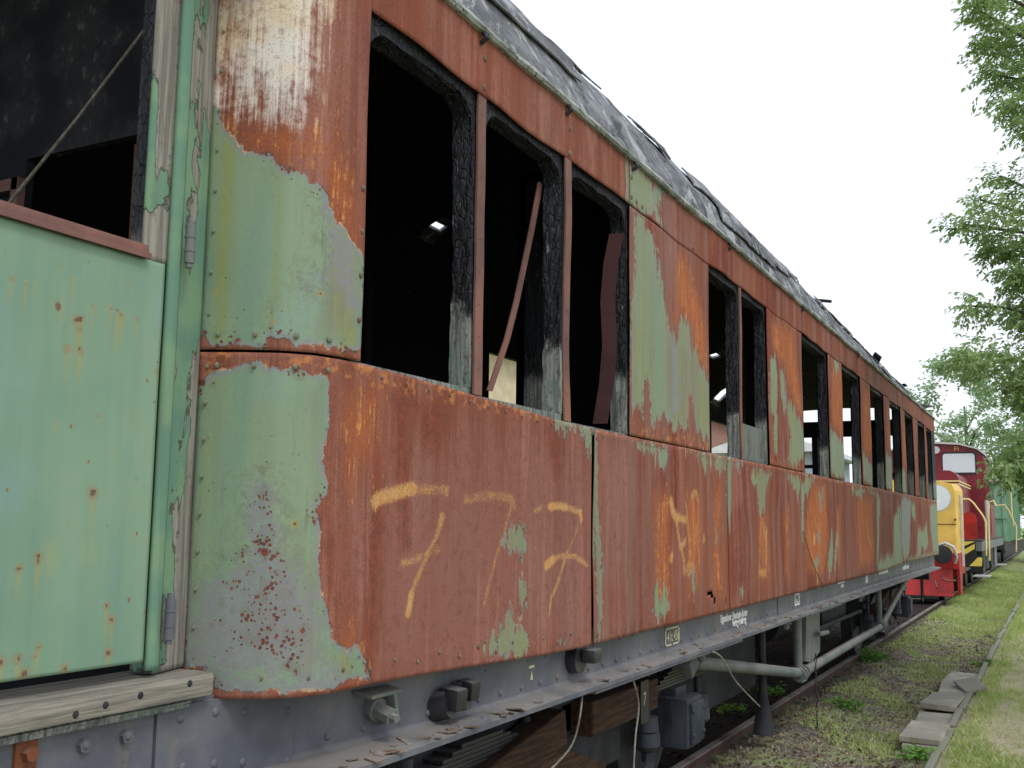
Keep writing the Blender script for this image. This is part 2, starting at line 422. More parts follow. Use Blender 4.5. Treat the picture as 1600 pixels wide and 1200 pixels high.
def m_steel(name, a, b, dirt=L(120,112,92), k=.5, ro=.55, spec=.3):
    t = NT(name)
    n = t.noise(3, detail=6, rough=.65); nf = t.noise(55, detail=5, rough=.7); st = t.noise(1, t.mapv((16,16,1.1)), 5)
    c = t.mix(t.step(n, .35, .66), a, b)
    c = t.mix(t.mul(t.step(t.mad(st, .7, t.mul(n, .4)), .58, .74), k), c, dirt)
    c = t.mix(t.mul(t.step(nf, .62, .76), .5), c, tuple(x*.45 for x in a))
    # dust on what faces up
    g = t.n('ShaderNodeNewGeometry'); sx = t.n('ShaderNodeSeparateXYZ'); t.t.links.new(g.outputs['Normal'], sx.inputs[0])
    up = t.mul(t.step(sx.outputs[2], .5, .9), t.step(t.mad(nf, .4, n), .45, .75))
    c = t.mix(t.mul(up, .8), c, tuple(min(1, .5*x+.16) for x in dirt))
    t.b.inputs['Specular IOR Level'].default_value = spec
    return t.done(c, ro, t.bump(t.add(n, nf), .25, .005))
def m_timber(name, a, b, axis=1):
    t = NT(name)
    sc = [70, 70, 70]; sc[axis] = 3
    gr = t.noise(1, t.mapv(tuple(sc)), 6, .7); n = t.noise(6, detail=5)
    c = t.mix(t.step(gr, .32, .68), a, b)
    c = t.mix(t.mul(t.step(n, .54, .66), .7), c, tuple(x*.35 for x in a))
    return t.done(c, .85, t.bump(gr, .8, .008))
def m_plain(name, c, ro=.5, var=.12, spec=.5, scale=3):
    t = NT(name); n = t.noise(scale, detail=5); nf = t.noise(60, detail=4)
    d = tuple(x*(1-var*2) for x in c); e = tuple(min(1, x*(1+var)) for x in c)
    col = t.mix(t.step(n, .3, .7), d, e); col = t.mix(t.mul(t.step(nf, .62, .8), .3), col, tuple(x*.4 for x in c))
    t.b.inputs['Specular IOR Level'].default_value = spec
    return t.done(col, ro, t.bump(n, .06, .01))
def m_leaf(name, a, b, trans=.35):
    t = NT(name); n = t.noise(1.3, detail=3); nf = t.noise(9, detail=2)
    c = t.mix(t.step(t.mad(nf, .5, t.mul(n, .5)), .36, .66), a, b)
    t.set(t.b.inputs['Base Color'], c); t.b.inputs['Roughness'].default_value = .45
    tr = t.n('ShaderNodeBsdfTranslucent'); t.set(tr.inputs[0], t.mix(.5, c, (.24,.36,.05)))
    ms = t.n('ShaderNodeMixShader'); ms.inputs[0].default_value = trans
    t.t.links.new(t.b.outputs[0], ms.inputs[1]); t.t.links.new(tr.outputs[0], ms.inputs[2]); t.t.links.new(ms.outputs[0], t.out.inputs[0])
    return t.m
def m_glass(name, tint=(.8,.85,.86)):
    t = NT(name); t.b.inputs['Base Color'].default_value = (*tint, 1); t.b.inputs['Roughness'].default_value = .06
    t.b.inputs['Specular IOR Level'].default_value = .9
    return t.m

M = dict(sheet=m_sheet(), door=m_door(), peel=m_peel(), char=m_char(), black=m_black(), scorch=m_scorch(), roof=m_roof(), gutter=m_gutter(),
    sole=m_steel('grey painted sole bar', L(84,87,95), L(106,108,114), L(128,114,96), .6),
    under=m_steel('grimy underframe steel', (.016,.017,.022), (.036,.038,.045), (.06,.05,.04), .6, .7),
    tube=m_steel('grey green painted tube', L(92,99,98), L(114,118,114), L(150,136,116), .5),
    hull=m_steel('black greasy casting', (.012,.012,.015), (.030,.030,.036), (.08,.07,.06), .3, .35, .5),
    blue=m_steel('blue grey axle box', L(36,42,54), L(66,72,82), L(30,28,28), .9),  # blue grey darkened so the colour carries occlusion under the coach
    strip=m_steel('rusty brown steel strip', L(98,72,68), L(128,92,84), L(150,98,70), .5, .8),
    rusty=m_steel('rusted steel', L(92,56,40), L(132,80,52), L(160,100,60), .6, .85),
    rail=m_steel('rusty rail', L(54,40,34), L(80,58,46), L(92,76,60), .4, .85),
    maroon=m_steel('dark maroon sheet', L(58,36,38), L(74,44,44), L(60,40,40), .3, .8),
    rivet=m_steel('dull rivet heads', L(96,84,72), L(120,104,90), L(120,96,72), .4, .8), grivet=m_steel('painted rivet heads', L(104,124,104), L(118,112,92), L(110,84,66), .6, .7),
    oldwood=m_timber('weathered grey timber', L(156,150,138), L(108,104,96)),
    brownwood=m_timber('dark brown oily timber', L(86,60,42), L(34,25,21)),
    board=m_timber('weathered board', L(128,130,122), L(84,92,88), 2))

# ------------------------------------------------------------------ wear maps of the side sheets
def Z(box, scale, *pts):
    """points read in an enlarged view of the photograph -> photograph pixels"""
    return [(box[0]+p[0]/scale, box[1]+p[1]/scale) for p in pts]
UPZ, WPZ, FPZ, LPZ, EPZ = ((300,0),4.0), ((970,290),2.79), ((1180,480),4.0), ((1020,740),5.0), ((1230,720),5.456)
PAINT = [
 [(298,640),(304,615),(320,595),(345,573),(400,566),(440,578),(470,577),(490,588),(505,578),(515,600),(515,665),(502,720),(515,765),(490,795),
  (500,835),(495,895),(507,940),(520,1000),(545,1020),(560,1045),(520,1075),(430,1082),(335,1075),(318,1040),(292,1040)],
 [(300,205),(318,170),(338,168),(350,195),(385,235),(420,245),(450,270),(480,275),(505,300),(525,340),(550,375),(566,400),(566,545),(545,548),(520,543),(505,545),
  (490,538),(470,545),(462,540),(455,530),(440,525),(418,528),(410,545),(385,541),(335,540),(320,522),(300,520)],
 [(785,850),(800,812),(808,826),(818,815),(826,850),(838,856),(824,866),(800,868)],
 [(755,1015),(775,985),(790,962),(802,942),(812,985),(835,1005),(812,1030),(770,1030)], [(808,905),(822,905),(824,945),(810,945)],
 [(878,1000),(884,985),(892,1000),(884,1012)], [(540,1030),(556,1000),(570,1035),(575,1060),(548,1062)],
 [(918,670),(931,672),(936,760),(944,860),(945,985),(937,1000),(934,900),(926,780)],
 [(868,652),(915,664),(915,676),(884,668)],
 [(985,688),(1000,690),(1030,698),(1045,702),(1040,725),(1035,735),(1028,728),(1024,708),(1000,702)],
 [(1072,706),(1110,712),(1137,716),(1135,738),(1126,726),(1118,738),(1110,726),(1102,734),(1095,718)],
 [(1020,925),(1028,912),(1032,934),(1040,914),(1047,945),(1042,962),(1032,970),(1018,960)], [(1117,812),(1123,822),(1124,850),(1118,862)],
 [(1076,895),(1081,888),(1085,930),(1079,920)],
 Z(*LPZ,(740,0),(915,0),(890,100),(885,300),(860,260),(845,300),(825,280),(815,70),(770,50)),
 Z(*LPZ,(1055,15),(1170,40),(1165,90),(1130,180),(1090,90)), [(1136,714),(1160,721),(1151,737),(1144,735),(1142,765),(1140,830),(1137,800)],
 Z(*LPZ,(655,940),(680,860),(710,930),(680,955)), [(1251,748),(1259,750),(1258,790),(1256,850),(1252,840)],
 Z(*EPZ,(278,300),(300,190),(312,210),(305,330),(300,480),(290,440)), Z(*EPZ,(250,640),(268,580),(275,680),(265,720)),
 Z(*EPZ,(340,900),(375,560),(390,590),(385,900),(355,1010)), Z(*EPZ,(395,960),(420,600),(440,640),(425,800),(405,980)),
 Z(*EPZ,(232,850),(268,800),(272,880),(245,930)), Z(*EPZ,(150,120),(240,150),(215,200),(180,290),(150,300)),
 Z(*EPZ,(545,232),(655,255),(640,280),(600,315),(580,290)), Z(*EPZ,(690,255),(770,270),(785,330),(770,330),(735,285)),
 Z(*EPZ,(766,320),(788,330),(784,600),(778,890),(763,890)),
 Z(*EPZ,(775,920),(800,815),(830,840),(860,790),(900,825),(912,500),(960,370),(978,400),(980,890),(800,950)),
 Z(*EPZ,(978,315),(1055,325),(1050,600),(1035,820),(990,850),(975,700)), Z(*EPZ,(1058,360),(1082,360),(1095,510),(1065,470)),
 Z(*EPZ,(1105,830),(1115,560),(1150,600),(1190,520),(1205,700),(1180,780),(1150,720),(1130,830)),
 Z(*EPZ,(1215,370),(1285,360),(1300,780),(1240,790),(1222,600)), Z(*EPZ,(1000,860),(1150,800),(1290,770),(1290,800),(1000,900)),
 Z(*WPZ,(62,125),(100,150),(110,190),(150,222),(160,330),(185,520),(215,620),(245,665),(265,570),(290,610),(310,690),(360,800),(395,870),(400,1130),
   (345,1090),(320,1060),(305,940),(292,1050),(250,1070),(205,1040),(182,970),(165,1045),(140,1030),(128,850),(105,850),(100,1015),(75,980),(52,990),(40,860),(42,520),(62,330)),
 [(978,248),(1000,262),(1040,298),(1029,312),(1027,325),(1030,349),(1010,336),(978,316)],
 Z(*FPZ,(90,300),(125,300),(142,440),(140,620),(110,660),(92,640)), Z(*FPZ,(158,405),(190,430),(202,640),(186,660),(165,540)),
 Z(*FPZ,(118,690),(142,660),(140,920),(118,880)), Z(*FPZ,(195,600),(232,600),(312,780),(310,955),(240,1000),(205,960),(230,800)),
 Z(*FPZ,(470,740),(500,790),(562,850),(565,1075),(470,1050)), Z(*FPZ,(490,325),(522,350),(515,440),(500,400)),
 Z(*FPZ,(676,915),(735,990),(735,1130),(676,1060)), Z(*FPZ,(815,905),(864,950),(864,1150),(815,1130)), Z(*FPZ,(918,1010),(940,1040),(940,1160),(918,1150)),
]
GREY = [
 [(398,760),(424,755),(434,860),(474,890),(494,960),(476,1040),(380,1055),(322,1045),(308,985),(330,925),(385,875)],
 [(300,1050),(520,1050),(560,1090),(300,1098)], [(478,428),(520,428),(520,440),(478,440)],
 Z(*EPZ,(978,315),(1055,325),(1050,600),(1035,740),(990,760),(975,700)), Z(*WPZ,(225,690),(245,680),(250,960),(230,980)),
 [(508,300),(528,345),(545,400),(552,480),(520,420)],
]
SPOTS = [[(392,770),(432,765),(456,860),(486,890),(504,960),(476,1060),(326,1055),(306,985),(330,890),(376,850)], [(400,690),(425,690),(430,790),(398,790)]]
SPOTS2 = [Z(*WPZ,(62,200),(150,330),(250,800),(380,1000),(380,1120),(60,1060))]
ORANGE = [
 [(345,150),(380,205),(420,190),(455,190),(490,150),(508,60),(518,60),(520,180),(530,230),(560,320),(563,400),(540,375),(505,305),(480,275),(430,250),(385,235),(345,195)],
 [(560,585),(612,592),(600,720),(585,790),(572,740),(556,820),(536,760),(530,640)], [(525,985),(560,960),(575,1040),(560,1075),(520,1070)],
 Z(*WPZ,(235,300),(280,270),(330,440),(375,620),(388,870),(340,790),(300,650),(265,580),(242,670),(222,600)),
 Z(*FPZ,(85,45),(160,80),(240,130),(305,720),(250,640),(190,400),(100,290)), Z(*FPZ,(475,320),(555,370),(555,840),(500,790),(475,720)),
 Z(*FPZ,(676,480),(735,505),(735,985),(676,910)), Z(*FPZ,(818,590),(860,610),(860,945),(818,900)), Z(*FPZ,(920,700),(950,720),(950,1020),(920,1000)),
 [(1068,768),(1096,766),(1098,850),(1094,920),(1072,935)], [(1112,770),(1128,745),(1130,930),(1112,935)],
 [(1184,806),(1200,800),(1203,900),(1188,910)], [(1224,800),(1232,790),(1234,900),(1226,905)],
 [(1266,752),(1292,752),(1294,840),(1286,905),(1262,895),(1255,850)], [(1308,795),(1316,790),(1316,880),(1308,885)], [(1340,770),(1365,770),(1366,885),(1340,890)],
 [(1022,770),(1048,760),(1050,950),(1024,980)],
]
PALE = [Z(*UPZ,(310,-200),(850,-200),(850,60),(790,100),(740,200),(755,300),(720,520),(640,570),(630,700),(500,730),(440,600),(380,480),(300,400),(330,200)),
        Z(*UPZ,(170,60),(330,-100),(340,400),(470,700),(330,640),(230,420)), Z(*UPZ,(120,540),(190,560),(195,665),(120,650)), Z(*UPZ,(150,60),(200,20),(190,400),(135,420))]
PURPLE = [[(612,640),(915,680),(925,1000),(580,1060),(545,880),(560,770),(600,720)], [(522,-60),(577,-60),(577,200),(560,240),(528,180)],
          [(1026,330),(1060,370),(1056,520),(1042,520),(1028,420)], [(938,690),(990,700),(975,880),(942,900)]]
DARK = [[(566,585),(606,590),(606,760),(598,900),(592,1000),(578,1060),(560,1060),(566,800)], [(606,590),(642,605),(640,860),(626,865),(612,700)], [(850,655),(884,660),(880,742),(868,748),(855,720)], [(812,640),(832,645),(827,722),(818,716)], [(640,608),(702,622),(692,690),(672,720),(650,690)],
  [(513,600),(528,600),(526,700),(520,1000),(508,930),(498,850),(505,780),(518,740)], [(1028,700),(1062,708),(1058,820),(1040,860),(1030,790)], [(1140,790),(1160,780),(1160,930),(1140,940)], [(1205,740),(1222,744),(1220,920),(1206,925)], [(1290,770),(1312,775),(1308,900),(1292,900)], [(1325,775),(1336,778),(1334,890),(1325,893)], [(1378,790),(1398,795),(1396,860),(1380,868)], [(1424,785),(1450,790),(1448,815),(1430,865),(1424,865)], [(560,-50),(577,-50),(577,60),(566,100)], [(740,120),(800,170),(790,200),(745,165)]]
OLIVE = [[(495,290),(560,390),(562,548),(470,545),(484,430),(500,380)], [(465,585),(515,595),(508,760),(492,840),(515,1000),(560,1045),(430,1060),(325,1010),(395,900),(470,780)],
         Z(*WPZ,(175,420),(250,660),(330,690),(400,880),(400,1130),(190,1050))]
STROKES = [  # (points, half width in m, strength)
 ([(587,783),(600,775),(620,770),(645,763)], 0.024, 0.86), ([(645,764),(667,765),(698,765)], 0.019, 0.55), ([(588,781),(589,806)], .004, .9), ([(698,765),(697,772)], 0.017, 0.68),
 ([(690,806),(687,818)], 0.019, 0.70), ([(687,822),(665,868),(650,905),(640,930)], 0.012, 0.65), ([(641,930),(636,958)], 0.017, 0.86),
 ([(627,880),(640,876),(656,871)], 0.015, 0.62), ([(657,870),(672,862),(684,858)], 0.015, 0.45), ([(727,781),(750,776),(775,774),(800,779)], 0.019, 0.54), ([(800,779),(804,790)], 0.017, 0.61),
 ([(800,790),(786,838),(775,870),(764,915),(757,944)], 0.012, 0.55), ([(836,798),(846,793)], 0.012, 0.61), ([(858,792),(870,790),(885,793)], 0.017, 0.90), ([(885,793),(908,800)], 0.015, 0.72), ([(907,800),(908,812)], 0.017, 0.83),
 ([(906,815),(895,845),(885,865)], 0.012, 0.48), ([(885,865),(873,905),(863,930)], 0.013, 0.65), ([(861,930),(857,960)], 0.009, 0.79), ([(853,884),(864,874)], 0.021, 0.90), ([(864,873),(882,868),(900,870),(918,882)], 0.014, 0.68),
 ([(1047,782),(1050,800),(1057,810)], 0.031, 0.90), ([(1055,805),(1068,813)], 0.024, 0.79), ([(1053,805),(1063,855),(1068,880)], 0.017, 0.77), ([(1062,855),(1069,846)], 0.021, 0.75), ([(1050,868),(1049,874)], 0.024, 0.86),
 ([(1069,785),(1075,840),(1076,885)], 0.021, 0.61), ([(1078,775),(1086,768),(1088,780)], 0.024, 0.65), ([(1080,775),(1083,860)], 0.026, 0.57), ([(1068,890),(1078,886)], 0.035, 0.65), ([(1099,840),(1098,846)], 0.024, 0.68),
 ([(1189,810),(1186,850),(1185,890)], 0.024, 0.61), ([(1192,812),(1198,850),(1197,880)], 0.026, 0.65), ([(1199,828),(1198,850)], 0.024, 0.75), ([(1185,894),(1196,896)], 0.035, 0.68), ([(1229,800),(1228,830)], 0.024, 0.47),
 ([(1273,838),(1273,848)], 0.035, 0.90), ([(1266,830),(1268,870)], 0.035, 0.61), ([(1276,890),(1278,910)], 0.029, 0.90), ([(1353,812),(1356,840),(1360,852)], 0.035, 0.65), ([(1310,800),(1309,830)], 0.035, 0.57),
 # finger scratches in the rust
 ([(600,850),(590,870),(596,890),(602,880)], .003, .3), ([(640,905),(668,903)], .003, .35), ([(644,962),(655,980),(660,995)], .003, .25), ([(592,915),(588,975)], .003, .3),
 ([(600,1000),(606,990),(612,1002)], .003, .3), ([(628,1008),(640,1002),(650,1000)], .003, .25), ([(690,985),(685,1000),(695,1004),(705,990)], .003, .28), ([(660,995),(664,1010),(676,1004)], .003, .28), ([(747,862),(752,870),(758,866)], .004, .5),
]
HOLES = [Z((1030,900),5.333,(372,165),(400,130),(432,120),(450,150),(440,165),(462,175),(468,205),(455,240),(446,235),(452,200),(436,175),(410,160)), Z((1030,900),5.333,(552,150),(560,160),(556,250),(548,255))]

def sdf(poly, P):
    """signed distance (inside positive) of points P (n,2) to a closed polygon"""
    P = np.asarray(P); d = np.full(len(P), 1e9); ins = np.zeros(len(P), bool); n = len(poly)
    for i in range(n):
        a = np.array(poly[i]); b = np.array(poly[(i+1) % n]); e = b-a; ww = P-a
        t = np.clip((ww@e)/max(e@e, 1e-12), 0, 1); q = ww-np.outer(t, e); d = np.minimum(d, (q*q).sum(1))
        c = ((a[1] <= P[:,1]) & (P[:,1] < b[1])) | ((b[1] <= P[:,1]) & (P[:,1] < a[1]))
        if abs(e[1]) > 1e-9: ins ^= c & (P[:,0] < a[0]+(P[:,1]-a[1])*e[0]/e[1])
    d = np.sqrt(d); return np.where(ins, d, -d)
def mapped(polys): return [[hit_side(p) for p in q] for q in polys]
LAY = {k: mapped(v) for k, v in dict(paint=PAINT, grey=GREY, orange=ORANGE, pale=PALE, purple=PURPLE, dark=DARK, olive=OLIVE, spots=SPOTS, spots2=SPOTS2, holes=HOLES).items()}
STR = [([hit_side(p) for p in q], wd, s) for q, wd, s in STROKES]
def layer(name, P):
    v = np.full(len(P), -.4); lo, hi = P.min(0)-.4, P.max(0)+.4
    for q in LAY[name]:
        a = np.array(q)
        if (a.max(0) < lo).any() or (a.min(0) > hi).any(): continue
        v = np.maximum(v, sdf(q, P))
    return np.clip(v, -.4, .4)
def spray(P):
    v = np.zeros(len(P))
    for q, wd, s in STR:
        for a, b in zip(q, q[1:]):
            a = np.array(a); b = np.array(b); e = b-a; ww = P-a
            t = np.clip((ww@e)/max(e@e, 1e-12), 0, 1); r = np.sqrt(((ww-np.outer(t, e))**2).sum(1))
            v = np.maximum(v, s*np.clip((wd*1.5-r)/(wd*.9), 0, 1))
    return v
def fattr(me, name, v):
    me.attributes.new(name, 'FLOAT', 'POINT').data.foreach_set('value', np.asarray(v, dtype=np.float32))

def grid(name, us, tfun, nv, parent, pos, mat, thick=.004, holes=True, attrs=True, buckle=.004):
    """sheet of steel on the side: us = list of u, tfun(u, t) -> z"""
    us = list(us); vs = np.linspace(0, 1, nv); P = np.array([(u, tfun(u, t)) for u in us for t in vs])
    o0 = origin_of(parent); co = []
    for (u, z) in P:
        x, y, nx, ny = pos(u)
        k = buckle*(mnoise.noise(Vector((u*1.6, z*1.9, 3.1)))*1.1+mnoise.noise(Vector((u*5, z*3, 1.2)))*.35)
        co.append((x+nx*k-o0.x, y+ny*k-o0.y, z-o0.z))
    nu = len(us); fs = []
    hs = layer('holes', P) if holes else None
    for i in range(nu-1):
        for j in range(nv-1):
            a = i*nv+j; q = (a, a+nv, a+nv+1, a+1)
            if hs is not None and sum(hs[k] for k in q)/4 > 0: continue
            fs.append(q)
    me = bpy.data.meshes.new(name); me.from_pydata(co, [], fs); me.update()
    me.polygons.foreach_set('use_smooth', [True]*len(me.polygons)); me.materials.append(mat)
    if attrs:
        for k in ('paint','grey','orange','pale','purple','dark'): fattr(me, k, layer(k, P))
        ol = layer('olive', P); far = np.clip((P[:,0]-UL-.5)/.5, 0, 1)*.035+np.where(P[:,0]-UL > .62, -.0, -.4); fattr(me, 'olive', np.maximum(ol, far))
        fattr(me, 'spots', np.maximum(np.clip(layer('spots', P)*9+.50, 0, .92), np.clip(layer('spots2', P)*4+.2, 0, .32)))
        fattr(me, 'spray', spray(P))
    o = link(bpy.data.objects.new(name, me), parent)
    md = o.modifiers.new('sheet thickness', 'SOLIDIFY'); md.thickness = thick; md.offset = -1
    return o
def pos_side(off=0.0):
    def f(u):
        x, y = S(u); x2, y2 = S(u+.01); dx, dy = x2-x, y2-y; l = math.hypot(dx, dy)
        nx, ny = dy/l, -dx/l
        return x+nx*off, y+ny*off, nx, ny
    return f

# ------------------------------------------------------------------ the burnt coach
ROOT = (-3.18, 10.0, 0.0)
coach = thing('passenger_coach', 'burnt-out rusty passenger coach with peeling green paint and empty window openings on the near track', 'railway coach', ROOT)
ZW, ZB, ZH, ZC = 2.068, 1.158, 3.177, 3.395
YE = 18.30
def zw(u): return ZW+sag(S(u)[1])
def zb(u):
    y = S(u)[1]; b = ZB+sag(y)*1.05
    return b+.04*max(0, min(1, (y-12.5)/1.5))
def steps(y0, y1, res): return [U(y0)+(U(y1)-U(y0))*i/max(1, round((y1-y0)/res)) for i in range(max(1, round((y1-y0)/res))+1)]
# lower side sheets, one behind the other
seams = [4.075, 6.13, 8.27, 9.95, 11.79, 13.75, 16.0, YE]
us0 = [UL*i/30 for i in range(30)]+steps(2.36, seams[0]-.012, .012)
grid('side_panel', us0, lambda u, t: zb(u)+(zw(u)-.004-zb(u))*t, 76, coach, pos_side(), M['sheet'], buckle=.005)
for i, (a, b) in enumerate(zip(seams, seams[1:])):
    res = .018 if i < 2 else .03
    off = .002 if i % 2 else 0
    grid('side_panel', steps(a+(.018 if i == 0 else .004), b-.006, res), lambda u, t: zb(u)+(zw(u)-.004-zb(u))*t, 50 if i < 2 else 32, coach, pos_side(off), M['sheet'], buckle=.013)
# corner sheet beside the door, up to the cantrail
grid('corner_panel', [UL*i/30 for i in range(31)]+steps(2.372, 2.390, .009), lambda u, t: zw(u)+.003+(3.42-zw(u))*t, 112, coach, pos_side(.003), M['sheet'], buckle=.006)
# window openings along the side
WIN = [(2.39,3.05),(3.11,3.785),(3.85,4.52),(5.782,6.46),(6.505,7.17),(8.28,9.36),(10.02,11.05),(11.68,12.66),(13.18,14.12),(14.6,15.45),(15.97,16.85),(17.12,17.85)]
for a, b in [(4.52,5.782),(7.17,8.28),(9.36,10.02),(11.05,11.68),(12.66,13.18),(14.12,14.6),(15.45,15.97),(16.85,17.12)]:
    grid('window_pillar', steps(a+.003, b-.003, .016 if a < 8 else .03), lambda u, t: zw(u)+.002+(ZH-.002-zw(u)-.002)*t, 72 if a < 8 else 40, coach, pos_side(), M['sheet'], buckle=.007)
grid('window_pillar', steps(17.85, YE, .05), lambda u, t: zw(u)+.002+(ZH-zw(u)-.004)*t, 20, coach, pos_side(), M['char'], attrs=False, holes=False)
# cantrail sheets over the windows
for i, (a, b) in enumerate([(2.393,4.515),(4.52,6.15),(6.16,8.3),(8.31,10.9),(10.91,14.4),(14.41,YE)]):
    grid('cantrail_panel', steps(a, b, .02 if a < 6 else .04), lambda u, t: ZH+.006*math.sin(u*3.1)+.004*math.sin(u*11)+(ZC-ZH+.02)*t, 16, coach, pos_side(.001+.002*(i % 2)), M['sheet'], buckle=.008)
# bolts in the cantrail, on the strips and along the sheet edges
bo = MB()
for y, z in [(3.08,3.205),(3.08,3.315),(3.82,3.205),(3.82,3.315),(4.535,3.32),(4.535,3.22),(4.60,3.215),(4.68,3.212),(5.5,3.2),(6.2,3.2),(6.2,3.33)]:
    bo.rivet((-1.748, y, z), .014)
bo.pieces('cantrail_bolt', M['rivet'], coach, True); bo = MB()
for u in [.05,.15,.26,.36]:
    x, y = S(u); bo.rivet((x+.004, y-.002, zw(u)+.045), .010); bo.rivet((x+.004, y-.002, zw(u)-.04), .009)
for k in range(9):
    z = zb(0)+.08+k*.098; x, y = S(.025); bo.rivet((x+.002, y-.002, z), .007)
for k in range(11):
    z = zw(0)+.1+k*.115; x, y = S(.022); bo.rivet((x+.004, y-.002, z), .007)
bo.pieces('corner_rivet', M['grivet'], coach, True); bo = MB()
for k in range(4): bo.rivet((-1.745, 2.375, zw(UL)+.12+k*.13), .009)
for k in range(16): u = .08+k*.125; x, y = S(u); bo.rivet((x+.003, y, zb(u)+.05+.012*math.sin(k*3)), .007)
for k in range(26): u = U(4.13+k*.16); x, y = S(u); bo.rivet((x+.003, y, zb(u)+.035), .006)
for k in range(30): u = .6+k*.13; x, y = S(u); bo.rivet((x+.003, y, zw(u)-.03), .0055)
rv = bo.build('panel_rivet', M['rivet'], coach, True); rv['kind'] = 'stuff'
# thin steel strips between paired windows
for y0, y1, bend in [(3.052,3.108,.0),(3.788,3.846,.012),(6.463,6.502,.006)]:
    b = MB(); n = 24; vs = []; fs = []
    for k in range(n+1):
        t = k/n; z = zw(U(y0))+(ZH-zw(U(y0)))*t; dy = bend*math.sin(t*5.2+.8)+.0015*math.sin(t*19); dx = -bend*.8*math.sin(t*6)
        vs += [(-1.752+dx,y0+dy,z),(-1.752+dx,y1+dy,z),(-1.760+dx,y1+dy,z),(-1.760+dx,y0+dy,z)]
    for k in range(n):
        for j in range(4):
            fs.append((k*4+j, k*4+(j+1) % 4, k*4+4+(j+1) % 4, k*4+4+j))
    fs += [(0,1,2,3), (n*4+3,n*4+2,n*4+1,n*4)]
    b.add(vs, fs)
    for k in range(9): b.rivet((-1.752, (y0+y1)/2, ZW+.12+k*.115), .005)
    b.build('window_strip', M['strip'], coach, True)

def window_frame(y0, y1, z0, z1, seed, arch=.10):
    """charred timber frame: outer box ring with rounded inner top corners, rough faces"""
    rnd = random.Random(seed); x0, x1 = -1.768, -1.840; m1, m2 = .010, .036
    iy0, iy1, iz0, iz1 = y0+m1, y1-m1, z0+.006, z1-m2
    inner = [(iy0, iz0)]; N = 22
    for k in range(1, N): inner.append((iy0, iz0+(iz1-arch-iz0)*k/N))
    for k in range(9): a = math.pi-k*math.pi/16; inner.append((iy0+arch+arch*math.cos(a), iz1-arch+arch*math.sin(a)))
    for k in range(1, 6): inner.append((iy0+arch+(iy1-iy0-2*arch)*k/6, iz1))
    for k in range(9): a = math.pi/2-k*math.pi/16; inner.append((iy1-arch+arch*math.cos(a), iz1-arch+arch*math.sin(a)))
    for k in range(1, N): inner.append((iy1, iz1-arch-(iz1-arch-iz0)*k/N))
    inner.append((iy1, iz0))
    cy, cz = (y0+y1)/2, (z0+z1)/2; oy0, oy1, oz1 = y0-.030, y1+.028, z1+.05
    outer = []
    for (y, z) in inner:
        if z < iz1-arch-1e-6: outer.append((oy0 if y < cy else oy1, z))
        else:
            dy, dz = y-cy, z-(iz1-arch); hy = (oy1-oy0)/2
            s = min(hy/max(abs(dy), 1e-6), (oz1-(iz1-arch))/max(dz, 1e-6)); outer.append((cy+dy*s, (iz1-arch)+dz*s))
    n = len(inner); b = MB(); D = 7; vs = []
    for d in range(D):
        t = d/(D-1); x = x0+(x1-x0)*t
        for (y, z) in inner:
            burnt = 1 if z > z0+.28 else .2
            j = (rnd.random()-.5)*.008*burnt; g = .008*t*math.sin(z*6+seed)*burnt
            sgn = -1 if y > cy else 1
            if z > iz1-arch*.6: vs.append((x+(rnd.random()-.5)*.006, y, z+j-abs(g)))
            else: vs.append((x+(rnd.random()-.5)*.006, y+sgn*(j+g+.008*t), z))
    fs = []
    for d in range(D-1):
        for k in range(n-1): fs.append((d*n+k, d*n+k+1, (d+1)*n+k+1, (d+1)*n+k))
    q = len(vs); vs += [(x0, y, z) for y, z in outer]+[(x1, y, z) for y, z in outer]
    for k in range(n-1):
        fs.append((k, q+k, q+k+1, k+1)); fs.append(((D-1)*n+k, (D-1)*n+k+1, q+n+k+1, q+n+k)); fs.append((q+k, q+n+k, q+n+k+1, q+k+1))
    for e in (0, n-1): fs.append((e, (D-1)*n+e, q+n+e, q+e))
    b.add(vs, fs); b.bx(-1.77, -1.87, y0-.02, y1+.02, z0-.03, z0+.004)
    b.build('window_frame', M['char'], coach)
for i, (a, b) in enumerate(WIN): window_frame(a, b, zw(U(a)) if a < 4.6 else ZW, ZH+.005, i+2, .11 if i < 3 else .07)
# a board closes the foot of the second window of the pair
mb = MB(); mb.bx(-1.79,-1.815, 6.53,7.15, ZW+.01, ZW+.245, .004); mb.build('window_board', M['board'], coach)
# loose bits hanging in the windows
p = [aty((852,285),3.76), aty((838,360),3.70), aty((815,470),3.62), aty((800,530),3.56), aty((773,610),3.46)]
mb = MB()
for k in range(len(p)-1):
    a, b = p[k], p[k+1]; a = a+np.array([-.02,0,0]); b = b+np.array([-.02,0,0]); h = np.array([0,.020,0]); tt = np.array([-.006,0,0])
    mb.add([a-h,a+h,b+h,b-h,a-h+tt,a+h+tt,b+h+tt,b-h+tt], [(0,1,2,3),(7,6,5,4),(0,4,5,1),(1,5,6,2),(2,6,7,3),(3,7,4,0)])
mb.build('hanging_strip', M['strip'], coach)
mb = MB(); e = [(952,365),(943,410),(938,470),(941,540),(936,600),(926,662)]; vs = []
for k, q in enumerate(e):
    a = aty(q, 4.47); vs += [tuple(a), (a[0]+.065, 4.49, a[2]), (a[0]+.065, 4.496, a[2]), (a[0], 4.476, a[2])]
fs = [tuple(4*k+j for j in (0,1,2,3)) for k in (0, len(e)-1)]
for k in range(len(e)-1):
    for j in range(4): fs.append((4*k+j, 4*k+(j+1) % 4, 4*k+4+(j+1) % 4, 4*k+4+j))
mb.add(vs, fs); mb.build('bent_plate', M['maroon'], coach, True)

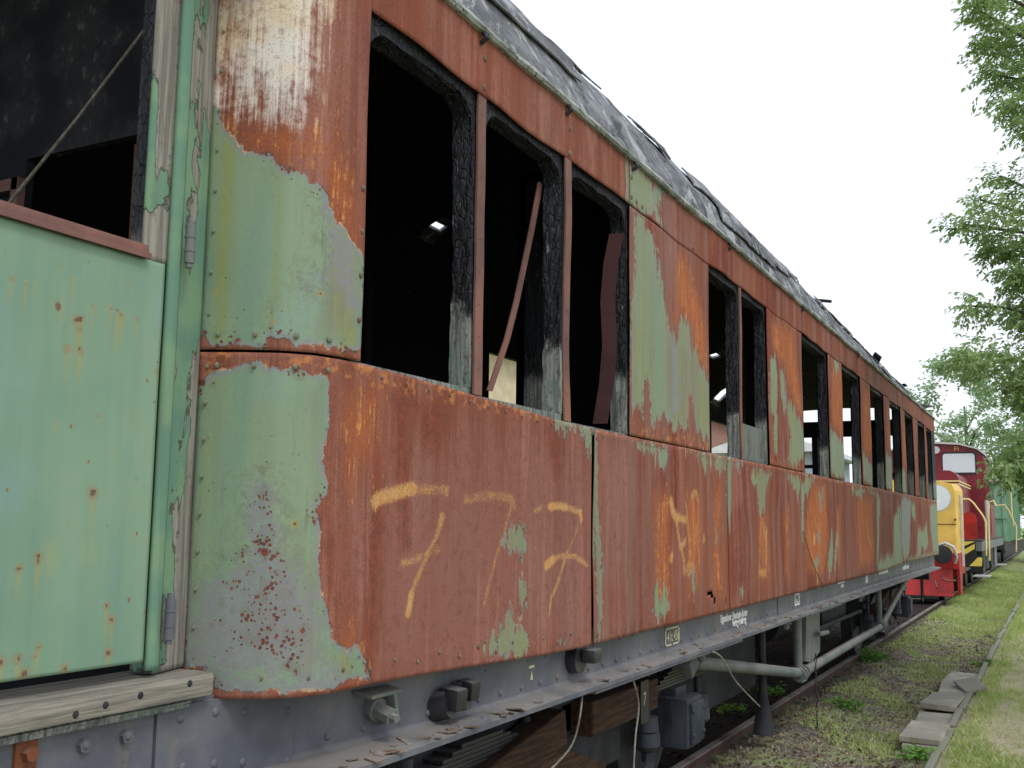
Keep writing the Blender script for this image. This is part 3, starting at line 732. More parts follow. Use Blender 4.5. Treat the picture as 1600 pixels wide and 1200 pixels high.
# ---- inner structure behind the sheets (burnt black)
XF = -4.61
mb = MB(); mb.bx(-1.79,-1.86, 2.42, YE-.03, 1.24, ZW-.035)
mb.add([(-1.80,2.40,1.25),(-1.80,2.40,3.4),(-2.06,2.07,3.4),(-2.06,2.07,1.25),(-1.86,2.43,1.25),(-1.86,2.43,3.4),(-2.12,2.12,3.4),(-2.12,2.12,1.25)], [(0,1,2,3),(7,6,5,4),(0,4,5,1),(1,5,6,2),(2,6,7,3),(3,7,4,0)])
for a, b in [(4.56,5.74),(7.21,8.24),(9.40,9.98),(11.09,11.64),(12.70,13.14),(14.16,14.56),(15.49,15.93),(16.89,17.08),(17.9,YE-.03)]: mb.bx(-1.80,-1.86, a, b, ZW-.035, 3.3)
mb.bx(-1.80,-1.86, 2.42, YE-.03, ZH+.06, 3.42)
mb.build('body_frame', M['black'], coach)
mb = MB(); mb.bx(XF,-1.87, 2.6, YE-.06, 1.20, 1.25); mb.bx(XF,-2.12, .6, 2.6, 1.20, 1.25); mb.build('floor', M['black'], coach)
mb = MB()   # far side with its own window openings
fw = [(8.2,8.85),(15.1,16.6),(16.85,17.9)]
ys = [.6]+[v for q in fw for v in q]+[YE]
mb.bx(XF,XF+.06,.6,YE,1.2,2.1); mb.bx(XF,XF+.06,.6,YE,3.2,3.5)
for k in range(0, len(ys), 2): mb.bx(XF,XF+.06, ys[k], ys[k+1], 2.1, 3.2)
mb.build('far_wall', M['black'], coach)
mb = MB()   # end wall with gangway door and two lights
mb.bx(XF+.07,-3.62, YE-.06,YE,1.22,2.15); mb.bx(-2.74,-1.79, YE-.06,YE,1.22,2.15); mb.bx(XF+.07,-1.79, YE-.06,YE,3.15,3.42)
for a, b in [(XF+.07,-4.35),(-3.72,-3.62),(-2.74,-2.62),(-1.95,-1.79)]: mb.bx(a,b,YE-.06,YE,2.15,3.15)
mb.bx(-4.35,-3.72,YE-.05,YE-.01,2.62,2.68); mb.bx(-2.62,-1.95,YE-.05,YE-.01,2.45,2.53); mb.build('end_wall', M['black'], coach)
mb = MB(); mb.bx(XF+.06,-3.6,4.97,5.03,1.25,4.0); mb.bx(-2.6,-1.88,5.0,5.04,1.25,3.6); mb.bx(-3.4,-2.9,7.5,7.56,1.25,4.0); mb.bx(-4.5,-4.2,12.6,12.66,1.25,3.9)
for y in (9.9, 12.0, 14.2): mb.bx(-2.55,-2.64,y,y+.09,1.25,3.9)
mb.pieces('compartment_wall', M['black'], coach)
mb = MB(); mb.bx(-2.02,-2.16, 5.05, 5.24, 1.25, 2.62); mb.bx(-2.2,-2.35, 4.6, 4.75, 1.25, 3.4); mb.pieces('charred_post', M['char'], coach)

# ---- entrance end: door, post, sill
XD = -1.968
def door_z(y): return 1.318
DSP = [((145,770),.012),((60,870),.010),((57,880),.006),((173,968),.010),((165,947),.008),((105,545),.009),((160,478),.004),((172,482),.004),((183,486),.005),((190,493),.006),((195,497),.004),((120,500),.010),((128,499),.008),((124,515),.007),((145,478),.005),((38,1052),.010),((100,1045),.010),((30,888),.008),
  ((155,650),.005),((125,545),.007),((127,552),.006),((18,436),.006),((40,445),.003),((55,446),.003),((95,415),.004),((115,435),.003),((205,443),.003),((215,500),.005),((245,580),.005),((168,1020),.010),((230,956),.009),((58,590),.003),((60,1010),.007),((53,1025),.006),((2,1034),.010),((28,1030),.010),((240,880),.012),((85,660),.004),((120,640),.003),((182,705),.003)]
DS = [(atx(q, XD)[1:], r) for q, r in DSP]
door = grid('entrance_door', [.55+1.302*k/130 for k in range(131)], lambda u, t: 1.322+.978*t, 110, coach, lambda u: (XD, u, 1, 0), M['door'], .045, False, False, .006)
dv = np.array([(v.co.y+ROOT[1], v.co.z) for v in door.data.vertices]); ra = np.zeros(len(dv)); rn = np.zeros(len(dv))
for (q, r) in DS:
    d = np.hypot(dv[:,0]-q[0], dv[:,1]-q[1]); ra = np.maximum(ra, np.clip(1.25-d/(r*2.0), 0, 1)); dz = q[1]-dv[:,1]
    rn = np.maximum(rn, np.where((dz > -.01) & (dz < .16), np.clip(1-np.abs(dv[:,0]-q[0])/(r*1.1+.004), 0, 1)*np.clip(1-dz/.16, 0, 1), 0))
fattr(door.data, 'rust', ra); fattr(door.data, 'run', rn)
mb = MB(); mb.box((XD-.012,1.17,2.318),(.05,1.235,.030),None,.006); mb.bx(XD+.010,XD+.018,.56,1.79,2.298,2.312); mb.build('window_trim', M['strip'], door, True)
st = grid('door_stile', [1.785+.0785*k/6 for k in range(7)], lambda u, t: 2.303+1.3*t, 90, door, lambda u: (XD-.004, u, 1, 0), M['peel'], .010, False, False, .002)
def peel_attr(o, fp, fb=None):
    P = [v.co for v in o.data.vertices]; o0 = Vector(ROOT)
    fattr(o.data, 'paint', [fp(v.y+o0.y, v.z) for v in P]); fattr(o.data, 'brown', [fb(v.y+o0.y, v.z) if fb else -.4 for v in P])
def nz(a, b, c=0.): return mnoise.noise(Vector((a, b, c)))
mb = MB(); mb.bx(XD-.016,XD-.06,1.79,1.86,2.30,3.6); mb.build('window_frame', M['char'], door)
peel_attr(st, lambda y, z: -.012+.06*nz(y*14, z*2.2, 5)+.03*nz(y*40, z*7)+(.02 if y < 1.81 else -.02)-(.03 if z < 2.42 else 0), lambda y, z: .1 if 3.0 < z < 3.25 else -.2)
cs = grid('cover_strip', [1.857+.042*k/5 for k in range(6)], lambda u, t: 1.30+2.35*t, 150, coach, lambda u: (XD+.012-.006*abs((u-1.878)/.021)**2, u, 1, 0), M['peel'], .03, False, False, .0015)
peel_attr(cs, lambda y, z: .075+.045*nz(y*10, z*2.5, 2)-(.06 if z < 1.5 and y > 1.89 else 0))
ps = grid('door_post', [1.900+.143*k/16 for k in range(17)], lambda u, t: 1.285+2.4*t, 170, coach, lambda u: (XD-.020-.25*(u-1.90), u, 1, 0), M['peel'], .06, False, False, .002)
def post_paint(y, z):
    s = (y-1.900)/.143; v = .070*nz(y*16, z*3.4, 8)+.045*nz(y*45, z*11, 3)+.030
    v -= .06*max(0, s-.5)*2 if z < 2.15 else 0
    if z < 1.62: v -= .09*min(1, (1.62-z)/.25)*(.3+s)
    if z > 2.55: v -= .075*min(1, (z-2.55)/.3)*(.2+s)*(1 if z < 3.15 else .2)
    return v
peel_attr(ps, post_paint)
for z in (2.32+.045, 1.385+.035):
    mb = MB(); zc = {0:0}; mb.tube([(XD+.020,1.912,z-.05),(XD+.020,1.912,z+.05)], .0125, 12)
    for k in (-.018,.018): mb.tube([(XD+.020,1.912,z+k-.002),(XD+.020,1.912,z+k+.002)], .0145, 12)
    mb.tube([(XD+.020,1.912,z+.05),(XD+.020,1.912,z+.062)], .009, 10); mb.tube([(XD+.020,1.912,z-.062),(XD+.020,1.912,z-.05)], .009, 10)
    mb.bx(XD+.004,XD+.014,1.917,1.938,z-.042,z+.042,.002)
    mb.build('hinge', M['tube'] if z > 2 else M['sole'], coach, True)
mb = MB(); mb.box((XD-.045,1.24,1.252),(.20,1.60,.058),(0,0,0),.010)
mb.build('door_sill', M['oldwood'], coach, True)
bo = MB()
for y, z in [(1.80,1.255),(1.955,1.262),(1.70,1.248),(1.62,1.24)]: bo.rivet((XD+.054,y,z), .010, 'x', .3)
bo.pieces('sill_screw', M['under'], coach, True); bo = MB()
for y, z in [(1.84,1.345),(1.75,1.338),(1.67,1.35),(1.52,1.34),(1.36,1.345),(1.845,1.50),(1.842,1.72),(1.845,1.86),(1.843,1.95),(1.846,2.05),(1.845,2.14),(1.842,2.26),(1.755,2.275),(1.66,2.275),(1.52,2.272)]: bo.rivet((XD-.002,y,z), .0055, 'x', .4)
bo.pieces('door_screw', M['grivet'], coach, True)
mb = MB(); rnd = random.Random(4)
for k in range(14):
    mb.box((XD-.075+.02*rnd.random(),1.22+.02*k/14,1.198+.0018*k),(.17,1.50+.02*rnd.random(),.005),(0,.05*(rnd.random()-.5),0.006*(rnd.random()-.5)))
mb.build('rotten_board', M['char'], coach)
# inner partition seen through the open door window
mb = MB(); py = 2.16
oz0, oz1, ox0, ox1 = 2.0, 2.83, -2.95, -2.43
mb.bx(-4.5,ox0,py,py+.03,1.25,4.1); mb.bx(ox1,-2.09,py,py+.03,1.25,4.1); mb.bx(ox0,ox1,py,py+.03,oz1,4.1); mb.bx(ox0,ox1,py,py+.03,1.25,oz0)
pw = mb.build('partition', M['scorch'], coach)
mb = MB(); mb.bx(ox1-.004,ox1+.020,py-.018,py-.002,oz0,oz1-.04); mb.build('opening_trim', M['rusty'], pw)
mb = MB(); mb.bx(-2.98,-2.945,py-.03,py-.002,2.55,2.76); mb.bx(-3.2,-2.95,py-.03,py-.002,2.72,2.76); mb.build('bracket', M['strip'], pw)
mb = MB(); a, b = aty((235,35),2.10), aty((5,328),2.02); mb.tube([a, (a+b)/2+np.array([0,0,-.01]), b], .0055, 6); mb.build('pull_cord', M['oldwood'], coach)

# ---- roof
RP = [(-1.755,3.43),(-1.775,3.52),(-1.83,3.655),(-1.92,3.80),(-2.05,3.93),(-2.25,4.04),(-2.6,4.14),(-3.18,4.19)]
RP = RP+[(-6.36-x, z) for x, z in reversed(RP[:-1])]
def rise(y):
    pts = [(0,1.0),(6,1.0),(8,.965),(9.4,.91),(11,.85),(13,.72),(15.5,.58),(18.4,.34)]
    for (a, p), (b, q) in zip(pts, pts[1:]):
        if y <= b: return p+(q-p)*(y-a)/(b-a)
    return .3
def roof_pt(s, y, off=0.0):
    n = len(RP)-1; k = min(n-1, int(s*n)); t = s*n-k
    x = RP[k][0]+(RP[k+1][0]-RP[k][0])*t; z = RP[k][1]+(RP[k+1][1]-RP[k][1])*t
    tx, tz = RP[k+1][0]-RP[k][0], RP[k+1][1]-RP[k][1]; l = math.hypot(tx, tz); nx, nz_ = tz/l, -tx/l
    off += .012*nz(y*2.5, s*14, 4)+.006*nz(y*9, s*40, 1)
    r = rise(y); return (x+nx*off, y, 3.43+(z-3.43)*r+nz_*off)
NY, NS = 150, 42; vs = []; fs = []; rnd = random.Random(9)
for i in range(NY+1):
    y = .5+(YE+.02-.5)*i/NY
    for j in range(NS+1):
        s = j/NS; vs.append(roof_pt(s, y, -.006))
hole = [(-4.2,6.69,.10),(-4.45,15.3,.16),(-3.7,16.8,.2),(-3.9,13.2,.12),(-3.4,14.9,.14)]
for i in range(NY):
    for j in range(NS):
        q = (i*(NS+1)+j, i*(NS+1)+j+1, (i+1)*(NS+1)+j+1, (i+1)*(NS+1)+j)
        cx = sum(vs[k][0] for k in q)/4; cy = sum(vs[k][1] for k in q)/4
        if any(abs(cx-a) < r*.6 and abs(cy-b) < r for a, b, r in hole): continue
        fs.append(q)
mb = MB(); mb.add(vs, fs); roof = mb.build('roof', M['roof'], coach, True)
md = roof.modifiers.new('boards', 'SOLIDIFY'); md.thickness = .04; md.offset = -1
mb = MB(); vs = []; fs = []       # dark ceiling just under the boards
mb2 = []
for i in range(151):
    y = .6+(YE-.7)*i/150
    for j in range(43): vs.append(roof_pt(j/42, y, -.055))
for i in range(150):
    for j in range(42):
        q = (i*43+j, i*43+j+1, (i+1)*43+j+1, (i+1)*43+j); cx = sum(vs[k][0] for k in q)/4; cy = sum(vs[k][1] for k in q)/4
        if any(abs(cx-a) < r*.6+.05 and abs(cy-b) < r+.06 for a, b, r in hole): continue
        fs.append(q)
mb.add(vs, fs); mb.build('ceiling', M['black'], coach)
# torn layers of roofing felt lying on the roof
mb = MB(); rnd = random.Random(31)
for k in range(34):
    y0 = 1.2+16.6*rnd.random()**1.0; s0 = .0+.30*rnd.random(); L_ = .35+1.0*rnd.random(); Ws = .03+.07*rnd.random(); base = .003+.004*rnd.random()
    ny, ns = 9, 4; n0 = len(mb.v); vv = []; lift = .005*rnd.random()**3
    edge = [(rnd.random()-.5)*.05 for _ in range(ny+1)]; edge2 = [(rnd.random()-.5)*.04 for _ in range(ny+1)]
    for i in range(ny+1):
        for j in range(ns+1):
            t = j/ns; s = s0+(Ws+edge[i]*.35)*t+edge2[i]*.3; s = min(.48, max(.004, s)); y = y0+L_*i/ny+(rnd.random()-.5)*.02
            o = base+lift*t*t*(.5+.5*math.sin(i*.9+k))+.002*rnd.random(); vv.append(roof_pt(s, min(y, YE+.02), o))
    ff = []
    for i in range(ny):
        for j in range(ns): a = i*(ns+1)+j; ff.append((a, a+1, a+ns+2, a+ns+1))
    mb.add(vv, ff)
for felt in mb.pieces('roofing_felt', M['roof'], coach):
    md = felt.modifiers.new('felt', 'SOLIDIFY'); md.thickness = .008; md.offset = 1
mb = MB(); rnd = random.Random(77)
for k in range(6):
    y = 8+10*rnd.random(); s = .20+.2*rnd.random(); q = roof_pt(s, y, .02)
    mb.box(q, (.05+.12*rnd.random(), .08+.22*rnd.random(), .012+.03*rnd.random()), (rnd.random()*.8-.4, rnd.random()-.2, rnd.random()*2))
mb.pieces('roof_debris', M['char'], coach)
# gutter strip
mb = MB(); n = 260; vs = []; fs = []; rnd = random.Random(12)
for i in range(n+1):
    y = .6+(YE+.03-.6)*i/n; d = .003*nz(y*2, 1, 7)+.003*nz(y*13, 2, 2); d2 = .006*max(0, nz(y*5, 4, 4))
    prof = [(-1.752,3.398),(-1.730+d,3.398-d2),(-1.722+d,3.410-d2),(-1.728+d,3.428),(-1.765,3.46)]
    vs += [(x, y, z+d) for x, z in prof]
for i in range(n):
    for j in range(4): a = i*5+j; fs.append((a, a+1, a+6, a+5))
mb.add(vs, fs); gu = mb.build('gutter', M['gutter'], coach); md = gu.modifiers.new('metal', 'SOLIDIFY'); md.thickness = .006
mb = MB()
for y in (3.05,3.78,4.55,6.2,8.3,10.9): mb.tube([(-1.735,y,3.40),(-1.722,y,3.375),(-1.745,y,3.36)], .010, 7)
mb.pieces('gutter_bracket', M['under'], coach)
q1, q2, q3 = aty((1426,629),17.6), aty((1461,635.5),18.2), aty((1440,639),18.0); mb = MB(); dz = np.array([0,0,.012]); mb.add([q1,q2,q3,q1+dz,q2+dz,q3+dz], [(0,1,2),(5,4,3),(0,3,4,1),(1,4,5,2),(2,5,3,0)])
mb.build('bent_sheet', M['roof'], coach)

# ------------------------------------------------------------------ underframe of the coach
def webx(y):
    pts = [(0.4,-1.975),(1.9,-1.972),(2.36,-1.92),(2.9,-1.86),(3.6,-1.83),(4.5,-1.822),(30,-1.822)]
    for (a, p), (b, q) in zip(pts, pts[1:]):
        if y <= b: return p+(q-p)*max(0, (y-a))/(b-a)
ZF = 0.985
def web_at(p):
    y = 3.0
    for _ in range(12): v = atx(p, webx(y)); y = v[1]
    return v
mb = MB(); ys = [.4+.1*i for i in range(33)]+[3.7+.5*i for i in range(30)]+[18.25]; vs = []; fs = []
def cross(y):
    x = webx(y); e = -1.725+.004*nz(y*4, 1); zl = ZF if y > 2.0 else ZF-.0
    return [(x,1.215),(x,zl+.034),(x+.012,zl+.020),(e,zl+.010),(e,zl-.008),(x-.01,zl-.010),(x-.012,1.215)]
for y in ys: vs += [(x, y, z) for x, z in cross(y)]
for i in range(len(ys)-1):
    for k in range(7): fs.append((i*7+k, i*7+(k+1) % 7, i*7+7+(k+1) % 7, i*7+7+k))
fs += [tuple(range(7)), tuple(reversed(range(len(vs)-7, len(vs))))]
mb.add(vs, fs)
def webplate(y0, y1, z0, z1, t):      # doubling plate riveted on the web
    n = 8; v = []; f = []
    for i in range(n+1):
        y = y0+(y1-y0)*i/n; x = webx(y); v += [(x-.004,y,z0),(x+t,y,z0),(x+t,y,z1),(x-.004,y,z1)]
    for i in range(n):
        for k in range(4): f.append((i*4+k, i*4+(k+1) % 4, i*4+4+(k+1) % 4, i*4+4+k))
    f += [(0,1,2,3), tuple(reversed(range(4*n, 4*n+4)))]
    mb.add(v, f)
webplate(.45, 1.896, 1.0, 1.195, .006); webplate(1.901, 2.352, 1.0, 1.205, .012); webplate(7.6, 8.0, 1.0, 1.15, .005)
mb.bx(-1.735,-1.90, 4.08, 6.35, .958, .972, .003); mb.bx(-1.735,-1.90, 8.3, 9.6, .962, .972, .003)
for (px, py) in [(277,1122),(332,1112),(378,1112),(445,1110)]: v = web_at((px, py)); mb.rivet((v[0]+.010, v[1], v[2]), .0135)
for (px, py) in [(280,1199),(330,1193),(374,1191),(443,1189)]: v = web_at((px, py)); mb.rivet((v[0]+.010, v[1], v[2]), .0135)
for (px, py) in [(126,1164),(192,1150)]:
    v = web_at((px, py)); mb.tube([(v[0],v[1],v[2]),(v[0]+.018,v[1],v[2])], .0165, 6); mb.rivet((v[0]+.017,v[1],v[2]), .010)
y = 2.5
while y < 17.8:
    mb.rivet((webx(y), y, ZF+.058), .010 if y > 5 else .012, 'x', .8)
    if y > 3.2 and (int(y*7) % 3): mb.rivet((webx(y), y+.05, 1.135), .008, 'x', .7)
    mb.rivet((-1.765, y+.06, ZF+.013), .011, 'z', .5); y += .155
sole = mb.build('sole_bar', M['sole'], coach, True)
mb = MB(); v = web_at((35,1172)); mb.box((v[0]+.008, v[1], v[2]), (.014,.055,.10), None, .003); mb.tube([(v[0]+.014,v[1],v[2]-.005),(v[0]+.034,v[1],v[2]-.005)], .016, 6); mb.build('rusty_clip', M['rusty'], sole, True)

mb = MB(); rnd = random.Random(5)
for k in range(90):
    y = 2.2+9*rnd.random()**1.3; mb.box((-1.73-.07*rnd.random(), y, ZF+.015), (.012+.03*rnd.random(), .015+.05*rnd.random(), .004), (rnd.gauss(0,.15), rnd.gauss(0,.15), rnd.random()*3))
fl = mb.build('rust_flakes', M['rivet'], sole); fl['kind'] = 'stuff'
# white and yellow stencilling on the web
WHITE = m_plain('stencil white', (.80,.80,.78), .6, .05, .3); CREAM = m_plain('stencil cream', (.62,.58,.38), .6, .08, .3)
def text_mesh(s, mat, size, loc, rot, parent, name='lettering', stretch=1.0, extr=.0008, align='LEFT', bold=.0):
    cu = bpy.data.curves.new(name, 'FONT'); cu.body = s; cu.size = size; cu.extrude = extr; cu.align_x = align; cu.space_line = .95; cu.offset = bold; cu.resolution_u = 3
    tmp = bpy.data.objects.new('tmp', cu); C.objects.link(tmp)
    me = bpy.data.meshes.new_from_object(tmp.evaluated_get(bpy.context.evaluated_depsgraph_get()))
    bpy.data.objects.remove(tmp); bpy.data.curves.remove(cu)
    from mathutils import Euler
    T = Matrix.Translation(Vector(loc)-origin_of(parent)) @ Euler(rot).to_matrix().to_4x4() @ Matrix.Diagonal((stretch, 1, 1, 1))
    me.transform(T); me.materials.clear(); me.materials.append(mat); me.name = name
    return link(bpy.data.objects.new(name, me), parent)
RX = (math.pi/2, 0, math.pi/2)
WX = -1.822+.0022
def side_text(s, px0, px1, size_px, mat, parent=None, name='lettering', bold=.001):
    a = atx(px0, WX); b = atx(px1, WX); size = size_px
    o = text_mesh(s, mat, size, (WX, a[1], a[2]), RX, parent or sole, name, 1.0, .0008, 'LEFT', bold)
    me = o.data; o0 = origin_of(parent or sole); w_ = max(v.co.y for v in me.vertices)+o0.y-a[1]; k = (b[1]-a[1])/w_
    for v in me.vertices: v.co.y = (v.co.y+o0.y-a[1])*k+a[1]-o0.y
    return o
side_text('Eigentümer: Eisenbahn-Kurier', (1126,973), (1168,960.5), .062, WHITE, bold=.0022)
side_text('Verlag-Freiburg', (1144,979), (1166,971), .062, WHITE, bold=.0022)
a, b = atx((1039.5,1008), WX), atx((1061.5,1000.5), WX); y0, y1, z0, z1 = a[1], b[1], 1.035, 1.125
mb = MB()
for q in [(y0,y1,z0,z0+.007),(y0,y1,z1-.007,z1),(y0,y0+.014,z0,z1),(y1-.014,y1,z0,z1)]: mb.bx(WX-.001,WX+.0006,*q)
mb.build('panel_outline', CREAM, sole)
text_mesh('41t 45t', CREAM, .074, (WX, y0+.030, z0+.020), RX, sole, 'lettering', .86, .0008, 'LEFT', .001)
a, b = atx((1242,950), WX), atx((1249.5,947.5), WX); mb = MB(); mb.bx(WX-.001,WX+.0006,a[1],b[1],1.045,1.155); mb.build('white_square', WHITE, sole)
DARK = m_plain('dark lettering', (.02,.02,.02), .6)
mb = MB(); mb.bx(WX+.0006,WX+.001,a[1]+.022,b[1]-.022,1.060,1.140); sq = mb.build('panel_outline', DARK, sole)
mb = MB(); mb.bx(WX+.001,WX+.0014,a[1]+.036,b[1]-.036,1.066,1.134); mb.build('white_square', WHITE, sole)
text_mesh('90', DARK, .07, (WX+.002, (a[1]+b[1])/2, 1.075), RX, sole, 'lettering', 1.35, .0006, 'CENTER', .001)
for (px, w1, z, h) in [((1309,920), 11, 1.125, .035), ((1314,927), 5, 1.085, .035), ((1352.5,908), 4, 1.06, .09), ((1374,896), 14, 1.11, .05), ((1410,880), 10, 1.09, .06)]:
    p0 = atx(px, WX); p1 = atx((px[0]+w1, px[1]-w1*.32), WX); n = 5; mb = MB()
    for k in range(n):
        q0 = p0[1]+(p1[1]-p0[1])*k/n; mb.bx(WX-.001, WX+.0006, q0, q0+(p1[1]-p0[1])/n*.72, z, z+h*(.7+.3*((k*7) % 3)/2))
    mb.build('stencil_row', WHITE, sole)
# jacking-point mark: bar over a triangle
yw = web_at((830,1055))[1]; xw = webx(yw)+.0015; mb = MB(); mb.bx(xw-.001,xw+.001,yw-.022,yw+.022,1.106,1.116); mb.prism([(yw-.011,1.062),(yw+.011,1.062),(yw,1.096)], 'x', xw-.001, xw+.001); mb.build('yellow_mark', CREAM, sole)

# fittings on the web
mb = MB()
for yy, zz, k in [(3.03,1.085,1.0),(3.13,1.10,.9)]:
    mb.box((webx(yy)+.055*k, yy, zz), (.075*k,.070*k,.072*k), (0,.1,0), .010); mb.tube([(webx(yy)-.01,yy-.02,zz-.03),(webx(yy)+.05,yy-.01,zz-.015)], .05, 12)
mb.build('bolt_head', M['hull'], coach, True)
mb = MB(); yy = 4.03; mb.tube([(webx(yy)-.01,yy,1.105),(webx(yy)+.045,yy,1.105)], .062, 14); mb.box((webx(yy)+.075,yy+.045,1.115),(.06,.10,.055),(0,0,.1),.008); mb.build('bolt_head', M['hull'], coach, True)
yy = web_at((580,1110))[1]; xx = webx(yy); zz = web_at((580,1110))[2]; mb = MB()
mb.box((xx+.03,yy-.01,zz+.06),(.07,.16,.012),(0,.15,0),.002); mb.add([(xx+.06,yy+.03,zz+.06),(xx+.06,yy+.045,zz+.06),(xx+.075,yy+.03,zz-.03),(xx+.075,yy+.045,zz-.03),(xx,yy+.03,zz+.06),(xx,yy+.045,zz+.06),(xx,yy+.03,zz-.05),(xx,yy+.045,zz-.05)], [(0,2,6,4),(1,5,7,3),(0,1,3,2),(4,6,7,5),(0,4,5,1),(2,3,7,6)])
mb.tube([(xx,yy,zz+.01),(xx+.03,yy-.005,zz+.005)], .036, 12); mb.tube([(xx+.03,yy-.005,zz+.005),(xx+.085,yy-.012,zz-.01)], .026, 6); mb.tube([(xx+.085,yy-.012,zz-.01),(xx+.105,yy-.014,zz-.014)], .014, 8)
mb.build('securing_bolt', M['tube'], coach, True)

# truss rod with queen posts
TX = -1.95
def tp(px): v = atx(px, TX); return (TX, v[1], v[2])
p1, p2, p3, p4 = tp((1085,1035)), tp((1252,1052)), tp((1377,978)), tp((1417,903))
mb = MB(); mb.tube([p1, p2], .040, 14); mb.tube([p2, p3], .040, 14); mb.tube([p3, p4], .036, 12); mb.build('truss_rod', M['tube'], coach, True)
for p, top in [(p2, .99), (p3, .985)]:
    mb = MB(); mb.tube([(TX-.02,p[1]-.02,p[2]-.02),(TX-.02,p[1]-.02,top)], .036, 12)
    for s in (-.10, .0, .09): mb.tube([(TX,p[1]+s-.02,p[2]+(abs(s)*.03)),(TX,p[1]+s+.02,p[2]+abs(s)*.03)], .058, 12)
    mb.tube([(TX+.05,p[1],p[2]-.01),(TX-.05,p[1],p[2]-.01)], .03, 8); mb.box((TX,p[1]+.02,p[2]-.055),(.05,.16,.03),None,.006)
    mb.build('queen_post', M['tube'], coach, True)
mb = MB(); mb.box((TX+.02,6.05,.93),(.10,.42,.06),None,.01); mb.box((TX+.02,5.93,.86),(.06,.16,.10),(0.5,0,0),.01); mb.build('rod_anchor', M['sole'], coach, True)
# wide bracket plate by the first queen post, gauges and pipes
c = atx((1268,1000), -1.98); mb = MB()
mb.add([(-1.97,c[1]-.22,.98),(-1.97,c[1]+.34,.98),(-1.985,c[1]+.38,.52),(-1.985,c[1]+.02,.46),(-1.985,c[1]-.24,.50),(-2.01,c[1]-.22,.98),(-2.01,c[1]+.34,.98),(-2.025,c[1]+.38,.52),(-2.025,c[1]+.02,.46),(-2.025,c[1]-.24,.50)], [(0,1,2,3,4),(9,8,7,6,5),(0,5,6,1),(1,6,7,2),(2,7,8,3),(3,8,9,4),(4,9,5,0)])
mb.tube([(-1.94,c[1]+.1,.70),(-1.90,c[1]+.3,.70)], .022, 8); mb.tube([(-1.9,c[1]+.02,.95),(-1.9,c[1]+.34,.95)], .05, 10); mb.build('bracket_plate', M['tube'], coach, True)
q = atx((1190,1100), -2.15); q = np.array([-2.15, q[1], -.06]); mb = MB()
pt = atx((1190,985), -2.15)
mb.tube([(-2.15,pt[1],1.0),(-2.15,pt[1],.30)], .030, 10); mb.tube([(-2.15,pt[1],.36),(-2.15,pt[1],.30),(-2.15,pt[1],.02)], [.030,.04,.085], 14); mb.build('drain_funnel', M['under'], coach, True)
mb = MB()
for yy in (5.9, 8.0, 11.3): mb.tube([(-1.86,yy,.97),(-1.86,yy,.91),(-1.86,yy+.02,.895)], .026, 10); mb.tube([(-1.86,yy,.93),(-1.86,yy,.92)], .045, 10)
mb.build('drain_valve', M['tube'], coach, True)
mb = MB(); mb.bx(-2.35,-3.9,6.9,9.0,.30,1.15,.02); mb.bx(-2.33,-2.36,7.3,8.9,.36,1.1); mb.build('battery_box', M['under'], coach)
mb = MB(); mb.bx(-2.3,-4.0,11.6,13.0,.55,1.18,.02); mb.tube([(-2.6,10.0,.75),(-2.6,11.4,.75)], .22, 18); mb.tube([(-2.2,9.9,.62),(-2.2,13.4,.62)], .02, 8); mb.tube([(-2.2,10.15,.98),(-2.2,10.15,.45)], .018, 8); mb.build('brake_gear', M['under'], coach, True)
mb = MB(); mb.bx(-2.2,-4.2,.6,18.2,1.10,1.19)
for yy in (2.6,6.4,9.4,11.3,15.0): mb.bx(-2.0,-4.5,yy,yy+.14,.92,1.18)
mb.bx(-1.90,-4.45,18.1,18.3,.80,1.2); mb.build('cross_member', M['under'], coach)
# wires and a chain hanging from the flange
for nm, pts in [('hanging_wire', [((910,1082),-1.75),((906,1120),-1.74),((893,1165),-1.78),((860,1203),-1.8)]), ('hanging_wire', [((988,1058),-1.74),((998,1100),-1.76),((993,1150),-1.76),((990,1203),-1.76)]),
                ('hanging_wire', [((1113,1018),-1.73),((1128,1028),-1.72),((1150,1065),-1.72),((1187,1104),-1.74)]), ('hanging_wire', [((1254,830),-1.738),((1259,845),-1.735),((1270,880),-1.735),((1287,918),-1.735)])]:
    mb = MB(); P_ = [atx(p, x) for p, x in pts]; sm = []
    for i in range(len(P_)-1):
        p0 = P_[max(0,i-1)]; p1_, p2_ = P_[i], P_[i+1]; p3_ = P_[min(len(P_)-1,i+2)]
        for k in range(5):
            t = k/5; sm.append(.5*((2*p1_)+(-p0+p2_)*t+(2*p0-5*p1_+4*p2_-p3_)*t*t+(-p0+3*p1_-3*p2_+p3_)*t**3))
    sm.append(P_[-1]); mb.tube(sm, .0044 if pts[0][0][0] < 1200 else .004, 6); mb.build(nm, M['oldwood'] if pts[0][0][0] < 1200 else M['strip'], coach, True)
ca = atx((1270,1010), -1.9); mb = MB()
for k in range(16):
    z = .55-k*.040; r = .016; pp = []
    for j in range(9):
        a = 2*math.pi*j/8; u_, v_ = r*.6*math.cos(a), r*1.4*math.sin(a); pp.append((-1.9+(u_ if k % 2 else 0), ca[1]+.1+(0 if k % 2 else u_), z+v_))
    mb.tube(pp, .004, 5, False)
mb.build('chain', M['under'], coach, True)

